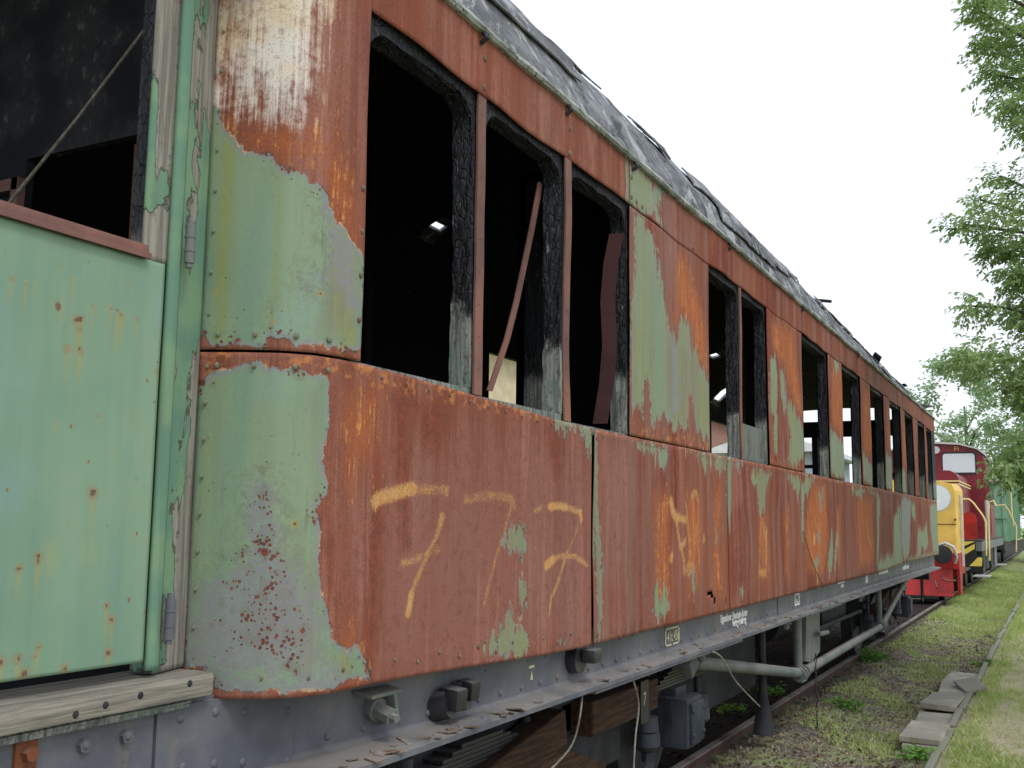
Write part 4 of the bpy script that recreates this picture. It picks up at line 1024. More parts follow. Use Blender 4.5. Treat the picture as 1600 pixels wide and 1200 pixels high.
# bogies
def bogie(yc):
    bg_ = MB()
    X = -2.22
    bg_.bx(X-.02,X+.02, yc-1.75,yc+1.75,.62,.78,.01); bg_.bx(X-.08,X+.03, yc-1.7,yc+1.7,.78,.80)
    bg_.bx(X-.04,X-.01, yc-.55,yc+.55,.36,.80,.01); bg_.bx(-4.14,-2.2,yc-.32,yc+.32,.62,.86,.02); bg_.bx(-4.16,-4.12,yc-1.75,yc+1.75,.6,.8)
    for s in (-1, 1): bg_.bx(-4.1,-2.24,yc+s*1.7-.06,yc+s*1.7+.06,.56,.78)
    o = bg_.build('bogie', M['under'], coach)
    for s in (-1, 1):
        ya = yc+s*1.25
        for xw in (-2.43, -3.93):
            w_ = MB(); n = 36; prof = [(.47,-.065),(.50,-.06),(.50,-.035),(.475,-.03),(.465,.065),(.40,.07),(.38,.03),(.20,.0),(.12,.05),(.12,.09)]; vs = []; fs = []
            sg = 1 if xw > -3 else -1
            for k in range(n):
                a = 2*math.pi*k/n
                for r, x in prof: vs.append((xw+sg*x, ya+r*math.cos(a), .485+r*math.sin(a)))
            m_ = len(prof)
            for k in range(n):
                for j in range(m_-1): fs.append((k*m_+j, k*m_+j+1, ((k+1) % n)*m_+j+1, ((k+1) % n)*m_+j))
            fs.append(tuple(k*m_+m_-1 for k in range(n))); fs.append(tuple(k*m_ for k in reversed(range(n)))); w_.add(vs, fs)
            if xw > -3: w_.tube([(-2.5,ya,.485),(-3.9,ya,.485)], .075, 12)
            w_.build('wheel', M['under'], o, True)
        ab = MB(); ab.box((X+.07,ya,.47),(.26,.30,.30),None,.03); ab.box((X+.205,ya,.47),(.03,.24,.24),None,.012); ab.box((X+.03,ya,.64),(.16,.20,.06),None,.01)
        for d in (-.10,.10): ab.rivet((X+.22,ya+d,.40), .016); ab.rivet((X+.22,ya+d,.54), .016)
        ab.build('axle_box', M['blue'], o, True)
        sp = MB()
        for k in range(6): ln = .52-.07*k; sp.box((X+.06,ya,.70+.018*k),(.10,2*ln,.015),None,.002)
        sp.build('leaf_spring', M['hull'], o)
        for d in (-.48, .48):
            hg = MB(); yy = ya+d; hg.tube([(X+.06,yy,.80),(X+.06,yy,.36)], .022, 10); hg.tube([(X+.06,yy,.47),(X+.06,yy,.40),(X+.06,yy,.37)], [.075,.078,.05], 16); hg.tube([(X+.06,yy,.56),(X+.06,yy,.48)], [.065,.07], 16); hg.tube([(X+.06,yy,.36),(X+.06,yy,.31)], .034, 6)
            hg.build('spring_hanger', M['blue'], o, True)
    bw = MB(); bw.box((X+.07,yc+.28,.70),(.14,.95,.17),(0,0,0),.012); bw.box((X+.10,yc-1.0,.66),(.13,.9,.16),(.16,0,0),.012); bw.box((X+.04,yc-.35,.50),(.12,.85,.15),(-.32,0,0),.012)
    bw.build('timber_packing', M['brownwood'], o)
    st_ = MB(); st_.bx(X+.145,X+.152,yc+.44,yc+.56,.58,.80); st_.bx(X+.09,X+.15,yc+.44,yc+.56,.575,.585); st_.build('packing_strap', M['hull'], o)
    if yc < 9: text_mesh('7', CREAM, .10, (X+.153, yc+.475, .67), RX, o, 'lettering', .8, .0005)
    bl = MB()
    for s in (-1, 1): bl.box((-2.42,yc+s*.62,.5),(.09,.09,.36),(0.2*s,0,0),.02); bl.tube([(-2.42,yc+s*.66,.9),(-2.42,yc+s*.6,.5)], .025, 8)
    bl.build('brake_shoe', M['under'], o, True)
    return o
bogie(5.05); bogie(15.4)
# buffers and gangway end of the coach
for x in (-2.30, -4.06):
    mb = MB(); mb.tube([(x,18.28,1.05),(x,18.34,1.05),(x,18.34,1.05),(x,18.62,1.05)], [.16,.16,.11,.10], 16); mb.tube([(x,18.62,1.05),(x,18.92,1.05)], .055, 12); mb.tube([(x,18.92,1.05),(x,18.95,1.05),(x,18.96,1.05)], [.23,.23,.18], 24); mb.build('buffer', M['hull'], coach, True)
mb = MB(); mb.tube([(-2.75,18.3,.95),(-2.72,18.55,.9),(-2.7,18.7,.6),(-2.72,18.55,.3),(-2.75,18.4,.45)], .03, 8); mb.build('brake_hose', M['hull'], coach, True)
mb = MB(); mb.bx(-2.0,-2.25,18.0,18.25,.45,.49); mb.bx(-2.0,-2.02,18.0,18.03,.45,1.0); mb.bx(-2.0,-2.02,18.22,18.25,.45,1.0); mb.build('step_iron', M['under'], coach)

# ------------------------------------------------------------------ ground, track, kerb
def m_ground():
    t = NT('yard ground'); n1 = t.noise(1.1, detail=6, rough=.65); n2 = t.noise(6, detail=6, rough=.7); n3 = t.noise(28, detail=5, rough=.75); nv = t.noise(95, detail=3)
    s = t.n('ShaderNodeSeparateXYZ'); t.t.links.new(t.obj(), s.inputs[0]); x, y = s.outputs[0], s.outputs[1]
    soil = t.mix(t.step(n3, .38, .62), L(74,66,58), L(150,140,130)); soil = t.mix(t.step(nv, .56, .74), soil, L(186,178,166)); soil = t.mix(t.mul(t.step(n2, .5, .65), .5), soil, L(96,72,54))
    vv = t.vor(34, None, 'F1', 'Distance'); soil = t.mix(t.mul(t.step(vv, .22, .08), t.step(n2, .42, .55)), soil, L(150,146,138))
    gr = t.mix(t.step(n3, .3, .7), L(124,146,78), L(164,180,112)); gr = t.mix(t.mul(t.step(n2, .45, .62), .5), gr, L(178,178,128))
    sand = t.mix(t.step(n3, .35, .7), L(178,172,138), L(204,198,168)); sand = t.mix(t.mul(t.step(nv, .55, .72), .6), sand, L(140,124,98))
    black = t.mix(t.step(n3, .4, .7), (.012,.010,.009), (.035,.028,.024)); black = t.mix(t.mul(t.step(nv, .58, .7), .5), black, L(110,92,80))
    gz = t.step(t.add(n1, t.mul(n2, .35)), .62, .76)                       # grass islands between rail and kerb
    far = t.step(y, 14, 24); gz = t.math('MAXIMUM', gz, t.mul(far, t.step(n1, .30, .46)))
    mid = t.mix(t.mul(gz, .8), soil, gr)
    pg = t.step(t.add(t.mul(n1, .8), t.add(t.mul(n2, .4), t.mad(n3, .35, t.mad(t.step(y, 12, 30), .25, -.175)))), .54, .74)
    path = t.mix(pg, sand, gr)
    wob = t.mad(n2, .3, -.15)
    path = t.mix(t.mul(t.step(nv, .52, .66), .5), path, L(120,104,84)); path = t.mix(t.mul(t.step(n2, .52, .62), .45), path, L(150,140,112))
    c = t.mix(t.step(t.add(x, wob), -1.0, -.88), mid, path)
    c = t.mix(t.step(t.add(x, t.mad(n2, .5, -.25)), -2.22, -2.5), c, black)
    c = t.mix(t.step(t.add(x, wob), -4.7, -5.1), c, gr)
    return t.done(c, .95, t.bump(t.add(n3, t.add(nv, n2)), .8, .03))
M['ground'] = m_ground()
def gz_(x, y):
    v = .05*nz(x*.35, y*.2)+.018*nz(x*2, y*1.6)+.008*nz(x*6, y*6)
    d = min(1, abs(x+2.0)/1.5)
    b = .075*math.exp(-((x+2.12)/.30)**2) if x > -2.36 else .05
    if x < -4.3: b = 0
    return -.13+v*(.4+.6*d)+(.05 if x > -.85 else 0)-(.02 if -2.3 < x < -1.2 else 0)+b
xs = [-400,-120,-50,-25,-15,-10,-7]+[-6+.12*i for i in range(68)]+[2.5,3,4,6,9,14,25,50,120,400]
ysg = [-300,-80,-30,-10,-4,0,2]+[3+.3*i for i in range(90)]+[30+1.5*i for i in range(40)]+[95,120,180,300,600,1200]
vs = [(x, y, gz_(x, y) if abs(x) < 60 and y < 200 else -.13) for y in ysg for x in xs]; nx_ = len(xs); fs = []
for i in range(len(ysg)-1):
    for j in range(nx_-1): a = i*nx_+j; fs.append((a, a+1, a+nx_+1, a+nx_))
mb = MB(); mb.add(vs, fs); g = mb.build('ground', M['ground'], None, True); g['kind'] = 'structure'
RXP = [(-.075,-.16),(.075,-.16),(.075,-.145),(.012,-.125),(.010,-.045),(.034,-.032),(.036,-.006),(.028,0),(-.028,0),(-.036,-.006),(-.034,-.032),(-.010,-.045),(-.012,-.125),(-.075,-.145)]
for x, lb in [(-2.415, 'rusty running rail nearest the grass, along the near side of the track'), (-3.94, 'rusty running rail on the far side of the track under the burnt coach')]:
    mb = MB(); n = len(RXP); ys = [-6+2*i for i in range(40)]; vs = [(x+p, yy, q) for yy in ys for p, q in RXP]; fs = []
    for i in range(len(ys)-1):
        for k in range(n): fs.append((i*n+k, i*n+(k+1) % n, (i+1)*n+(k+1) % n, (i+1)*n+k))
    mb.add(vs, fs); tag(mb.build('rail', M['rail']), lb, 'rail')
M['concrete'] = m_steel('weathered concrete', L(170,164,150), L(136,130,118), L(112,112,84), .7, .9)
M['kerb'] = m_steel('mossy kerb concrete', L(128,124,112), L(108,104,94), L(100,112,64), .9, .95)
mb = MB(); yy = 5.0; rnd = random.Random(3)
while yy < 60:
    l = 1.0; mb.box((-.915+.016*(rnd.random()-.5), yy+l/2, -.155+.022*(rnd.random()-.5)), (.06, l-.015, .20), (.012*(rnd.random()-.5), .05*(rnd.random()-.5), .016*(rnd.random()-.5)), .014); yy += l
k = mb.build('kerb', M['kerb']); k['kind'] = 'structure'
SL = [((-1.07,9.42,-.085),(.30,.62,.05),(0,0,.03),'pale concrete slab underneath the nearest slab of the row by the kerb'),
      ((-1.075,9.52,-.030),(.31,.72,.055),(.015,.02,-.02),'nearest pale concrete slab, lying on top of another slab by the kerb'),
      ((-1.09,10.35,-.085),(.30,.70,.055),(.03,.0,.04),'moss-covered concrete slab sunk low between two higher slabs by the kerb'),
      ((-1.10,11.35,-.045),(.31,.95,.065),(-.03,.03,-.03),'raised concrete slab with a thick pale front edge, in the middle of the row'),
      ((-1.09,12.45,-.070),(.29,.90,.055),(.02,.02,.05),'dull grey concrete slab behind the raised middle slab of the row'),
      ((-1.10,13.45,-.085),(.30,.75,.05),(.0,.03,-.04),'farthest concrete slab of the row, half sunk in weeds'),
      ((-.93,12.35,-.005),(.22,.42,.035),(.12,-.20,.35),'small broken slab piece tilted against the kerb')]
for c_, d_, r_, lb in SL:
    c_ = (c_[0], c_[1], c_[2]-.014); d_ = (d_[0], d_[1], d_[2]*.85); mb = MB(); mb.box(c_, d_, r_, .007); tag(mb.build('concrete_slab', M['concrete']), lb, 'slab', 'concrete slabs lying along the kerb')

# ------------------------------------------------------------------ yellow rail tractor behind the coach
M['yellow'] = m_plain('sun-faded yellow paint', L(230,188,92), .5, .07); M['red'] = m_plain('bright red paint', L(170,32,30), .5, .2)
M['hazard'] = m_plain('hazard yellow', L(236,212,96), .5, .05); M['dred'] = m_plain('dark red loco paint', L(124,26,38), .42, .18); M['cream'] = m_plain('cream stripe', L(236,214,150), .5, .05)
M['whitep'] = m_plain('white enamel', L(232,236,240), .4, .04); M['blk'] = m_plain('black steel', (.02,.02,.022), .55, .2); M['greyp'] = m_plain('grey loco frame', L(112,116,120), .5, .1)
M['glass'] = m_glass('cab glass', (.62,.68,.70)); M['wag'] = m_plain('green wagon paint', L(124,162,134), .55, .08); M['lightgrey'] = m_plain('light grey roof', L(190,190,188), .6, .06)
M['hoodg'] = m_plain('pale grey hose', L(190,190,188), .5, .05)
def side_wheels(parent, ys, x0=-2.43, r=.45):
    for y in ys:
        w_ = MB(); w_.tube([(x0-.06,y,r),(x0-.03,y,r),(x0+.06,y,r),(x0+.065,y,r)], [r+.03,r+.03,r,r*.86], 28); w_.tube([(x0+.06,y,r),(x0+.12,y,r)], [.14,.10], 14); w_.tube([(-3.92,y,r),(x0,y,r)], .07, 8)
        w_.tube([(-3.98,y,r),(-3.92,y,r)], r, 24)
        w_.build('wheel', M['blk'], parent, True)
TY = 25.3
tr = thing('rail_tractor', 'yellow rail tractor with white front disc and bright red chassis behind the coach', 'rail vehicle', (-3.18, 26.3, 0))
out = [(-4.42,1.05),(-2.02,1.05),(-2.00,2.45),(-2.07,2.60),(-2.35,2.66),(-3.18,2.70),(-4.0,2.66),(-4.33,2.60),(-4.42,2.45)]
mb = MB(); n = len(out); vs = [(x*.985-.048 if False else -3.18+(x+3.18)*.97, TY, z) for x, z in out]+[(x, TY+.12, z) for x, z in out]+[(x+ (.0 if x > -3 else -.06), TY+1.7, z+.02) for x, z in out]
fs = [tuple(range(n)), tuple(reversed(range(2*n, 3*n)))]
for a in (0, n):
    for k in range(n): fs.append((a+k, a+(k+1) % n, a+n+(k+1) % n, a+n+k))
mb.add(vs, fs); mb.build('body', M['yellow'], tr)
mb = MB(); mb.tube([(-2.42,TY-.012,2.28),(-2.42,TY+.01,2.28)], .285, 36); mb.build('white_disc', M['whitep'], tr)
mb = MB(); mb.tube([(-2.42,TY-.004,2.28),(-2.42,TY+.01,2.28)], .305, 36); mb.build('disc_rim', M['lightgrey'], tr)
mb = MB(); mb.bx(-4.3,-2.02,TY-.012,TY-.002,1.69,1.705); mb.build('panel_joint', M['rusty'], tr)
mb = MB(); mb.bx(-4.45,-2.0,TY-.12,TY+.02,.70,1.06,.01); mb.bx(-4.3,-2.03,TY+.02,TY+1.9,.55,1.05,.02)
mb.prism([(TY-.30,.12),(TY-.12,.70),(TY+.15,.70),(TY+.1,.12)], 'x', -4.3, -2.14)
mb.prism([(TY-.12,1.0),(TY-.02,.15),(TY+.55,.15),(TY+.75,1.0)], 'x', -2.06, -2.0)
mb.build('chassis', M['red'], tr)
for x in (-2.30, -4.06):
    mb = MB(); mb.tube([(x,TY-.1,1.03),(x,TY-.42,1.03)], .085, 12); mb.tube([(x,TY-.42,1.03),(x,TY-.47,1.03),(x,TY-.48,1.03)], [.20,.20,.15], 22); mb.build('buffer', M['blk'], tr, True)
mb = MB(); mb.tube([(-2.45,TY-.14,1.02),(-2.42,TY-.3,1.22),(-2.25,TY-.36,1.28),(-2.08,TY-.36,1.20),(-2.03,TY-.3,.98),(-2.08,TY-.2,.85)], .035, 10); mb.build('air_hose', M['hoodg'], tr, True)
mb = MB(); mb.tube([(-2.35,TY-.3,.5),(-2.2,TY-.5,.46),(-2.05,TY-.5,.48)], .02, 8); mb.tube([(-2.5,TY-.3,.45),(-2.45,TY-.45,.3)], .02, 8); mb.build('coupling_hook', M['rusty'], tr, True)
mb = MB()
for y in (TY+.45, TY+.75): mb.tube([(-1.97,y,.75),(-1.97,y,2.35)], .016, 8)
for k in range(5): mb.tube([(-1.97,TY+.45,.9+.32*k),(-1.97,TY+.75,.9+.32*k)], .013, 6)
mb.build('ladder', M['lightgrey'], tr)
mb = MB(); mb.tube([(-2.46,TY-.02,1.13),(-2.46,TY-.1,1.16),(-2.46,TY-.1,1.26),(-2.46,TY-.02,1.30)], .018, 8); mb.tube([(-2.05,TY-.02,1.8),(-2.05,TY-.05,1.8)], .03, 8); mb.build('hand_grip', M['rusty'], tr, True)
side_wheels(tr, [TY+.5, TY+1.5])

# ------------------------------------------------------------------ red diesel shunter
lo = thing('diesel_locomotive', 'dark red diesel shunting locomotive with cream handrails and a yellow and black warning plate', 'locomotive', (-3.18, 33.5, 0))
def rrect(x0, x1, z0, z1, r, n=6):
    p = [(x0, z0), (x1, z0)]
    for k in range(n+1): a = k*math.pi/2/n; p.append((x1-r+r*math.cos(a), z1-r+r*math.sin(a)))
    for k in range(n+1): a = math.pi/2+k*math.pi/2/n; p.append((x0+r+r*math.cos(a), z1-r+r*math.sin(a)))
    return p
mb = MB(); mb.prism(rrect(-4.14,-2.22,1.32,3.08,.28), 'y', 28.9, 32.8); mb.prism(rrect(-4.0,-2.36,1.4,2.98,.25), 'y', 28.82, 28.9); mb.build('front_hood', M['dred'], lo, True)
for z in (2.70, 2.78):
    mb = MB(); mb.bx(-4.15,-2.21,28.80,28.815,z,z+.035); mb.bx(-2.219,-2.205,28.9,32.75,z,z+.035); mb.build('stripe', M['cream'], lo)
mb = MB()
for k in range(5): mb.bx(-2.219,-2.208,29.3+.65*k,29.8+.65*k,1.55,2.55,.004)
mb.pieces('hood_door', M['dred'], lo)
cabp = [(-4.62,1.32),(-1.74,1.32),(-1.74,2.9),(-1.86,3.72),(-2.05,3.86),(-2.5,4.0),(-3.18,4.06),(-3.86,4.0),(-4.31,3.86),(-4.5,3.72),(-4.62,2.9)]
mb = MB(); mb.prism(cabp, 'y', 32.82, 35.5); cab = mb.build('cab', M['dred'], lo)
mb = MB(); mb.prism([(x*1.0+(.05 if x > -3 else -.05), z) for x, z in [(-4.5,3.70),(-4.31,3.86),(-3.86,4.0),(-3.18,4.06),(-2.5,4.0),(-2.05,3.86),(-1.86,3.70)]]+[(-1.80,3.78),(-2.03,3.92),(-2.5,4.06),(-3.18,4.12),(-3.86,4.06),(-4.33,3.92),(-4.56,3.78)], 'y', 32.70, 35.62); mb.build('cab_roof', M['lightgrey'], lo, True)
for x0, x1 in ((-2.93,-2.07), (-4.28,-3.42)):
    mb = MB(); mb.prism([(x, z) for x, z in rrect(x0-.04,x1+.04,3.15,3.80,.10)], 'y', 32.80, 32.818); f_ = mb.build('window', M['blk'], cab)
    mb = MB(); mb.prism(rrect(x0,x1,3.20,3.75,.08), 'y', 32.79, 32.80); mb.build('pane', M['glass'], cab)
mb = MB(); mb.bx(-1.735,-1.728,33.1,35.2,2.9-.6,2.95); mb.build('window', M['blk'], cab)
mb = MB(); mb.bx(-1.735,-1.728,33.2,34.0,1.4,2.2); mb.build('door', M['dred'], cab)
mb = MB(); mb.prism([(33.3,2.95),(33.55,2.95),(33.75,3.62),(33.35,3.62)], 'x', -1.66, -1.645); mb.build('wind_deflector', M['glass'], cab)
mb = MB(); mb.tube([(-1.78,33.3,2.95),(-1.62,33.3,2.98),(-1.66,33.32,3.62),(-1.82,33.35,3.62)], .018, 6); mb.build('deflector_frame', M['lightgrey'], cab)
text_mesh('FI', M['yellow'], .20, (-2.62, 32.80, 3.83), (math.pi/2,0,0), cab, 'emblem', 1.0, .003)
mb = MB(); mb.tube([(-3.10,32.8,3.86),(-3.10,32.66,3.86)], .11, 14); mb.build('headlight', M['lightgrey'], lo, True)
mb = MB(); mb.bx(-4.66,-1.70,28.1,39.2,1.05,1.28,.01); mb.bx(-4.2,-2.1,28.3,39,.55,1.1); mb.build('frame', M['greyp'], lo)
mb = MB(); mb.bx(-4.66,-1.70,28.1,39.2,1.285,1.315); mb.build('running_board', M['blk'], lo)
mb = MB(); mb.prism(rrect(-4.0,-2.3,1.32,1.86,.12), 'y', 35.52, 38.7); mb.bx(-3.4,-2.25,36.0,36.9,1.86,1.98,.02); mb.build('rear_hood', M['dred'], lo, True)
mb = MB(); mb.bx(-2.298,-2.285,35.6,38.6,1.50,1.535); mb.build('stripe', M['cream'], lo)
mb = MB(); mb.prism([(x, z) for x, z in rrect(-2.14,-1.80,1.33,2.0,.16)], 'y', 28.12, 28.17); mb.build('end_board', M['red'], lo, True)
mb = MB(); mb.bx(-2.16,-1.84,28.02,28.08,.66,1.30); mb.bx(-1.84,-1.68,28.02,28.08,.66,.94); wp = mb.build('warning_plate', M['blk'], lo)
for z in (.70, .94, 1.16):
    mb = MB(); top = min(.16, 1.28-z); x1 = -1.86 if z > .8 else -1.70
    mb.prism([(-2.14, z), (-2.14+.02, z), (x1, min(z+.17,1.28)), (x1, min(z+.17+.12,1.29)), (-2.14, z+.12)] if z > .8 else [(-2.0,.69),(-1.72,.69),(-1.70,.90),(-1.80,.90)], 'y', 28.01, 28.02); mb.build('yellow_stripe', M['hazard'], wp)
def rail_px(pts, y, r=.022):
    mb = MB(); mb.tube([tuple(aty(p, y)) for p in pts], r, 8); mb.build('handrail', M['cream'], lo, True)
rail_px([(1497,780),(1514,780),(1521,786),(1536,806),(1540,815),(1541,868)], 28.35)
rail_px([(1546,876),(1544.5,800),(1545,785),(1552,782),(1556,790)], 29.2); rail_px([(1557,790),(1570,789),(1576,798),(1582,812),(1588,822),(1588,862)], 36.5); rail_px([(1579,760),(1581,800),(1584,822)], 36.5)
mb = MB(); mb.bx(-1.98,-1.60,28.6,29.6,.40,.425); mb.bx(-1.98,-1.60,37.6,38.6,.40,.425); mb.pieces('footstep', M['lightgrey'], lo)
mb = MB(); 
for y0, y1, z0, z1 in [(29.8,30.9,.45,1.04),(31.3,32.6,.5,1.04),(33.2,34.6,.4,1.04),(35.2,36.4,.5,1.04)]: mb.bx(-2.2,-1.8,y0,y1,z0,z1,.02)
mb.tube([(-1.78,32.0,1.04),(-1.78,32.8,.5)], .03, 8); mb.pieces('tank', M['blk'], lo)
mb = MB(); mb.bx(-1.79,-1.76,34.7,35.9,.45,1.04); mb.build('equipment_cover', M['greyp'], lo)
mb = MB(); mb.tube([(-1.68,30.4,1.32),(-1.68,30.4,2.35)], .05, 8); mb.build('pale_upright', M['lightgrey'], lo, True)  # pale upright of unknown kind, added here as a loco part
side_wheels(lo, [29.6, 31.9, 34.0, 36.6, 38.2], r=.5)
for x in (-2.30, -4.06):
    mb = MB(); mb.tube([(x,28.1,1.05),(x,27.7,1.05)], .085, 12); mb.tube([(x,27.7,1.05),(x,27.64,1.05)], .2, 20); mb.build('buffer', M['blk'], lo, True)

# ------------------------------------------------------------------ green wagon at the end of the line
wg = thing('goods_wagon', 'green covered wagon standing behind the red locomotive', 'wagon', (-3.18, 50, 0))
mb = MB(); mb.bx(-4.6,-1.74,43.5,57,1.08,3.35,.03); mb.build('body', M['wag'], wg)
mb = MB()
for k in range(13): mb.bx(-1.738,-1.68,43.6+1.1*k,43.68+1.1*k,1.1,3.3)
for x in (-4.55,-3.9,-2.5,-1.83): mb.bx(x-.03,x+.03,43.44,43.498,1.1,3.3)
mb.bx(-4.6,-1.74,43.42,43.495,1.95,2.02); mb.pieces('body_rib', M['wag'], wg)
mb = MB(); mb.prism([(-4.68,3.34),(-1.66,3.34),(-2.2,3.62),(-3.18,3.74),(-4.16,3.62)], 'y', 43.4, 57.1); mb.build('roof', M['lightgrey'], wg)
mb = MB(); mb.bx(-4.5,-1.85,43.3,57.2,.80,1.07); mb.build('frame', M['blk'], wg); side_wheels(wg, [45.5, 54.5], r=.5)
for x in (-2.30, -4.06):
    mb = MB(); mb.tube([(x,43.3,1.05),(x,42.9,1.05)], .085, 10); mb.tube([(x,42.9,1.05),(x,42.85,1.05)], .2, 18); mb.build('buffer', M['blk'], wg, True)

# ------------------------------------------------------------------ buildings beyond the coach (seen through its windows)
def m_brick():
    t = NT('red brick'); b = t.n('ShaderNodeTexBrick'); b.inputs['Scale'].default_value = 1.0; b.inputs['Brick Width'].default_value = .25; b.inputs['Row Height'].default_value = .075; b.inputs['Mortar Size'].default_value = .008
    b.inputs['Color1'].default_value = (*L(150,84,66), 1); b.inputs['Color2'].default_value = (*L(128,70,58), 1); b.inputs['Mortar'].default_value = (*L(170,160,150), 1)
    s = t.n('ShaderNodeSeparateXYZ'); t.t.links.new(t.obj(), s.inputs[0]); c = t.n('ShaderNodeCombineXYZ'); t.t.links.new(t.add(s.outputs[0], s.outputs[1]), c.inputs[0]); t.t.links.new(s.outputs[2], c.inputs[1]); t.t.links.new(c.outputs[0], b.inputs['Vector'])
    return t.done(t.mix(t.mul(t.noise(2), .4), b.outputs[0], L(180,150,130)), .9)
M['brick'] = m_brick(); M['render'] = m_plain('cream render', L(214,200,166), .85, .08, .2); M['tiles'] = m_plain('red roof tiles', L(140,84,70), .8, .2, .2, 9); M['boards'] = m_plain('pale blue grey boards', L(176,188,196), .7, .08)
def house(name, label, x0, x1, y0, y1, h, ridge, wall, wins, cat='building', roofm='tiles'):
    t = thing(name, label, cat, ((x0+x1)/2, (y0+y1)/2, -.1))
    mb = MB(); mb.bx(x0,x1,y0,y1,-.2,h); mb.build('wall', M[wall], t)
    xm = (x0+x1)/2; mb = MB(); mb.prism([(x0-.4,h-.1),(x1+.4,h-.1),(x1+.4,h+.05),(xm,ridge),(x0-.4,h+.05)], 'y', y0-.3, y1+.3); mb.build('roof', M[roofm], t)
    for y in wins:
        mb = MB(); mb.bx(x1-.02,x1+.03,y-.65,y+.65,1.1,2.9); w_ = mb.build('window', M['whitep'], t)
        mb = MB(); mb.bx(x1+.03,x1+.035,y-.55,y-.04,1.2,2.8); mb.bx(x1+.03,x1+.035,y+.04,y+.55,1.2,2.8); mb.build('pane', M['glass'], w_)
    mb = MB(); mb.bx(x1-.02,x1+.04,y0+.5,y0+1.5,0,2.1); mb.build('door', M['boards'], t)
house('rendered_shed', 'cream rendered building beyond the burnt coach, seen through its third window opening', -16,-10.5,12,24,5.4,7.8,'render',[16,20])
house('brick_building', 'long red brick building with tiled roof beyond the coach', -24,-13,27,75,6.2,8.2,'brick',[32,37,42,47,52])
house('boarded_hut', 'pale boarded hut with a white roof edge beyond the coach', -9.5,-6.8,33,40,4.0,4.6,'boards',[36], 'hut', 'whitep')

# ------------------------------------------------------------------ vegetation
M['leaf'] = m_leaf('broad green leaves', L(116,146,92), L(172,196,138), .5); M['leaf2'] = m_leaf('hazy far leaves', L(140,170,130), L(180,202,164), .4); M['weedm'] = m_leaf('fresh weed leaves', L(74,122,50), L(122,166,76), .3)  # tree leaf greens paled, the bloom of the white sky put into the colour
M['bark'] = m_timber('grey brown bark', L(112,100,84), L(62,54,46), 2); M['grassm'] = m_leaf('grass blades', L(154,176,102), L(206,212,150), .38)
class Leaves:
    def __init__(s, seed): s.v = []; s.f = []; s.r = random.Random(seed)
    def leaf(s, p, d, ln, wd, up=Vector((0,0,1))):
        r = s.r; d = d.normalized(); sd_ = d.cross(up)
        sd_ = sd_.normalized() if sd_.length > 1e-4 else Vector((1,0,0)); nn = sd_.cross(d)
        a = r.uniform(-.9,.9); sd_ = sd_*math.cos(a)+nn*math.sin(a); nn = sd_.cross(d); n = len(s.v)
        m_ = p+d*ln*.45+nn*ln*.05
        s.v += [tuple(p), tuple(m_+sd_*wd*.5), tuple(p+d*ln-nn*ln*.10), tuple(m_-sd_*wd*.5)]; s.f.append((n, n+1, n+2, n+3))
    def twig(s, p, d, ln, leaf, wd, step, droop=.5):
        r = s.r; d = d.normalized(); q = Vector(p); k = 0; n = int(ln/step)
        for i in range(n):
            t = i/n; dd = (d+Vector((0,0,-droop*t))).normalized(); q = q+dd*step; sidev = dd.cross(Vector((0,0,1)))
            sidev = sidev.normalized() if sidev.length > 1e-4 else Vector((1,0,0))
            sgn = 1 if i % 2 else -1
            dl = dd*r.uniform(.2,.9)+sidev*sgn*r.uniform(.2,1.1)+Vector((r.gauss(0,.35),r.gauss(0,.35),-r.uniform(-.25,.7)))
            s.leaf(q+Vector((r.gauss(0,.012),r.gauss(0,.012),r.gauss(0,.012))), dl, leaf*r.uniform(.5,1.2), wd*r.uniform(.7,1.3))
        s.leaf(q, dd, leaf, wd)
        return q
    def build(s, name, mat, parent):
        o0 = origin_of(parent); me = bpy.data.meshes.new(name); me.from_pydata([(a-o0.x, b-o0.y, c-o0.z) for a, b, c in s.v], [], s.f); me.update(); me.materials.append(mat)
        return link(bpy.data.objects.new(name, me), parent)
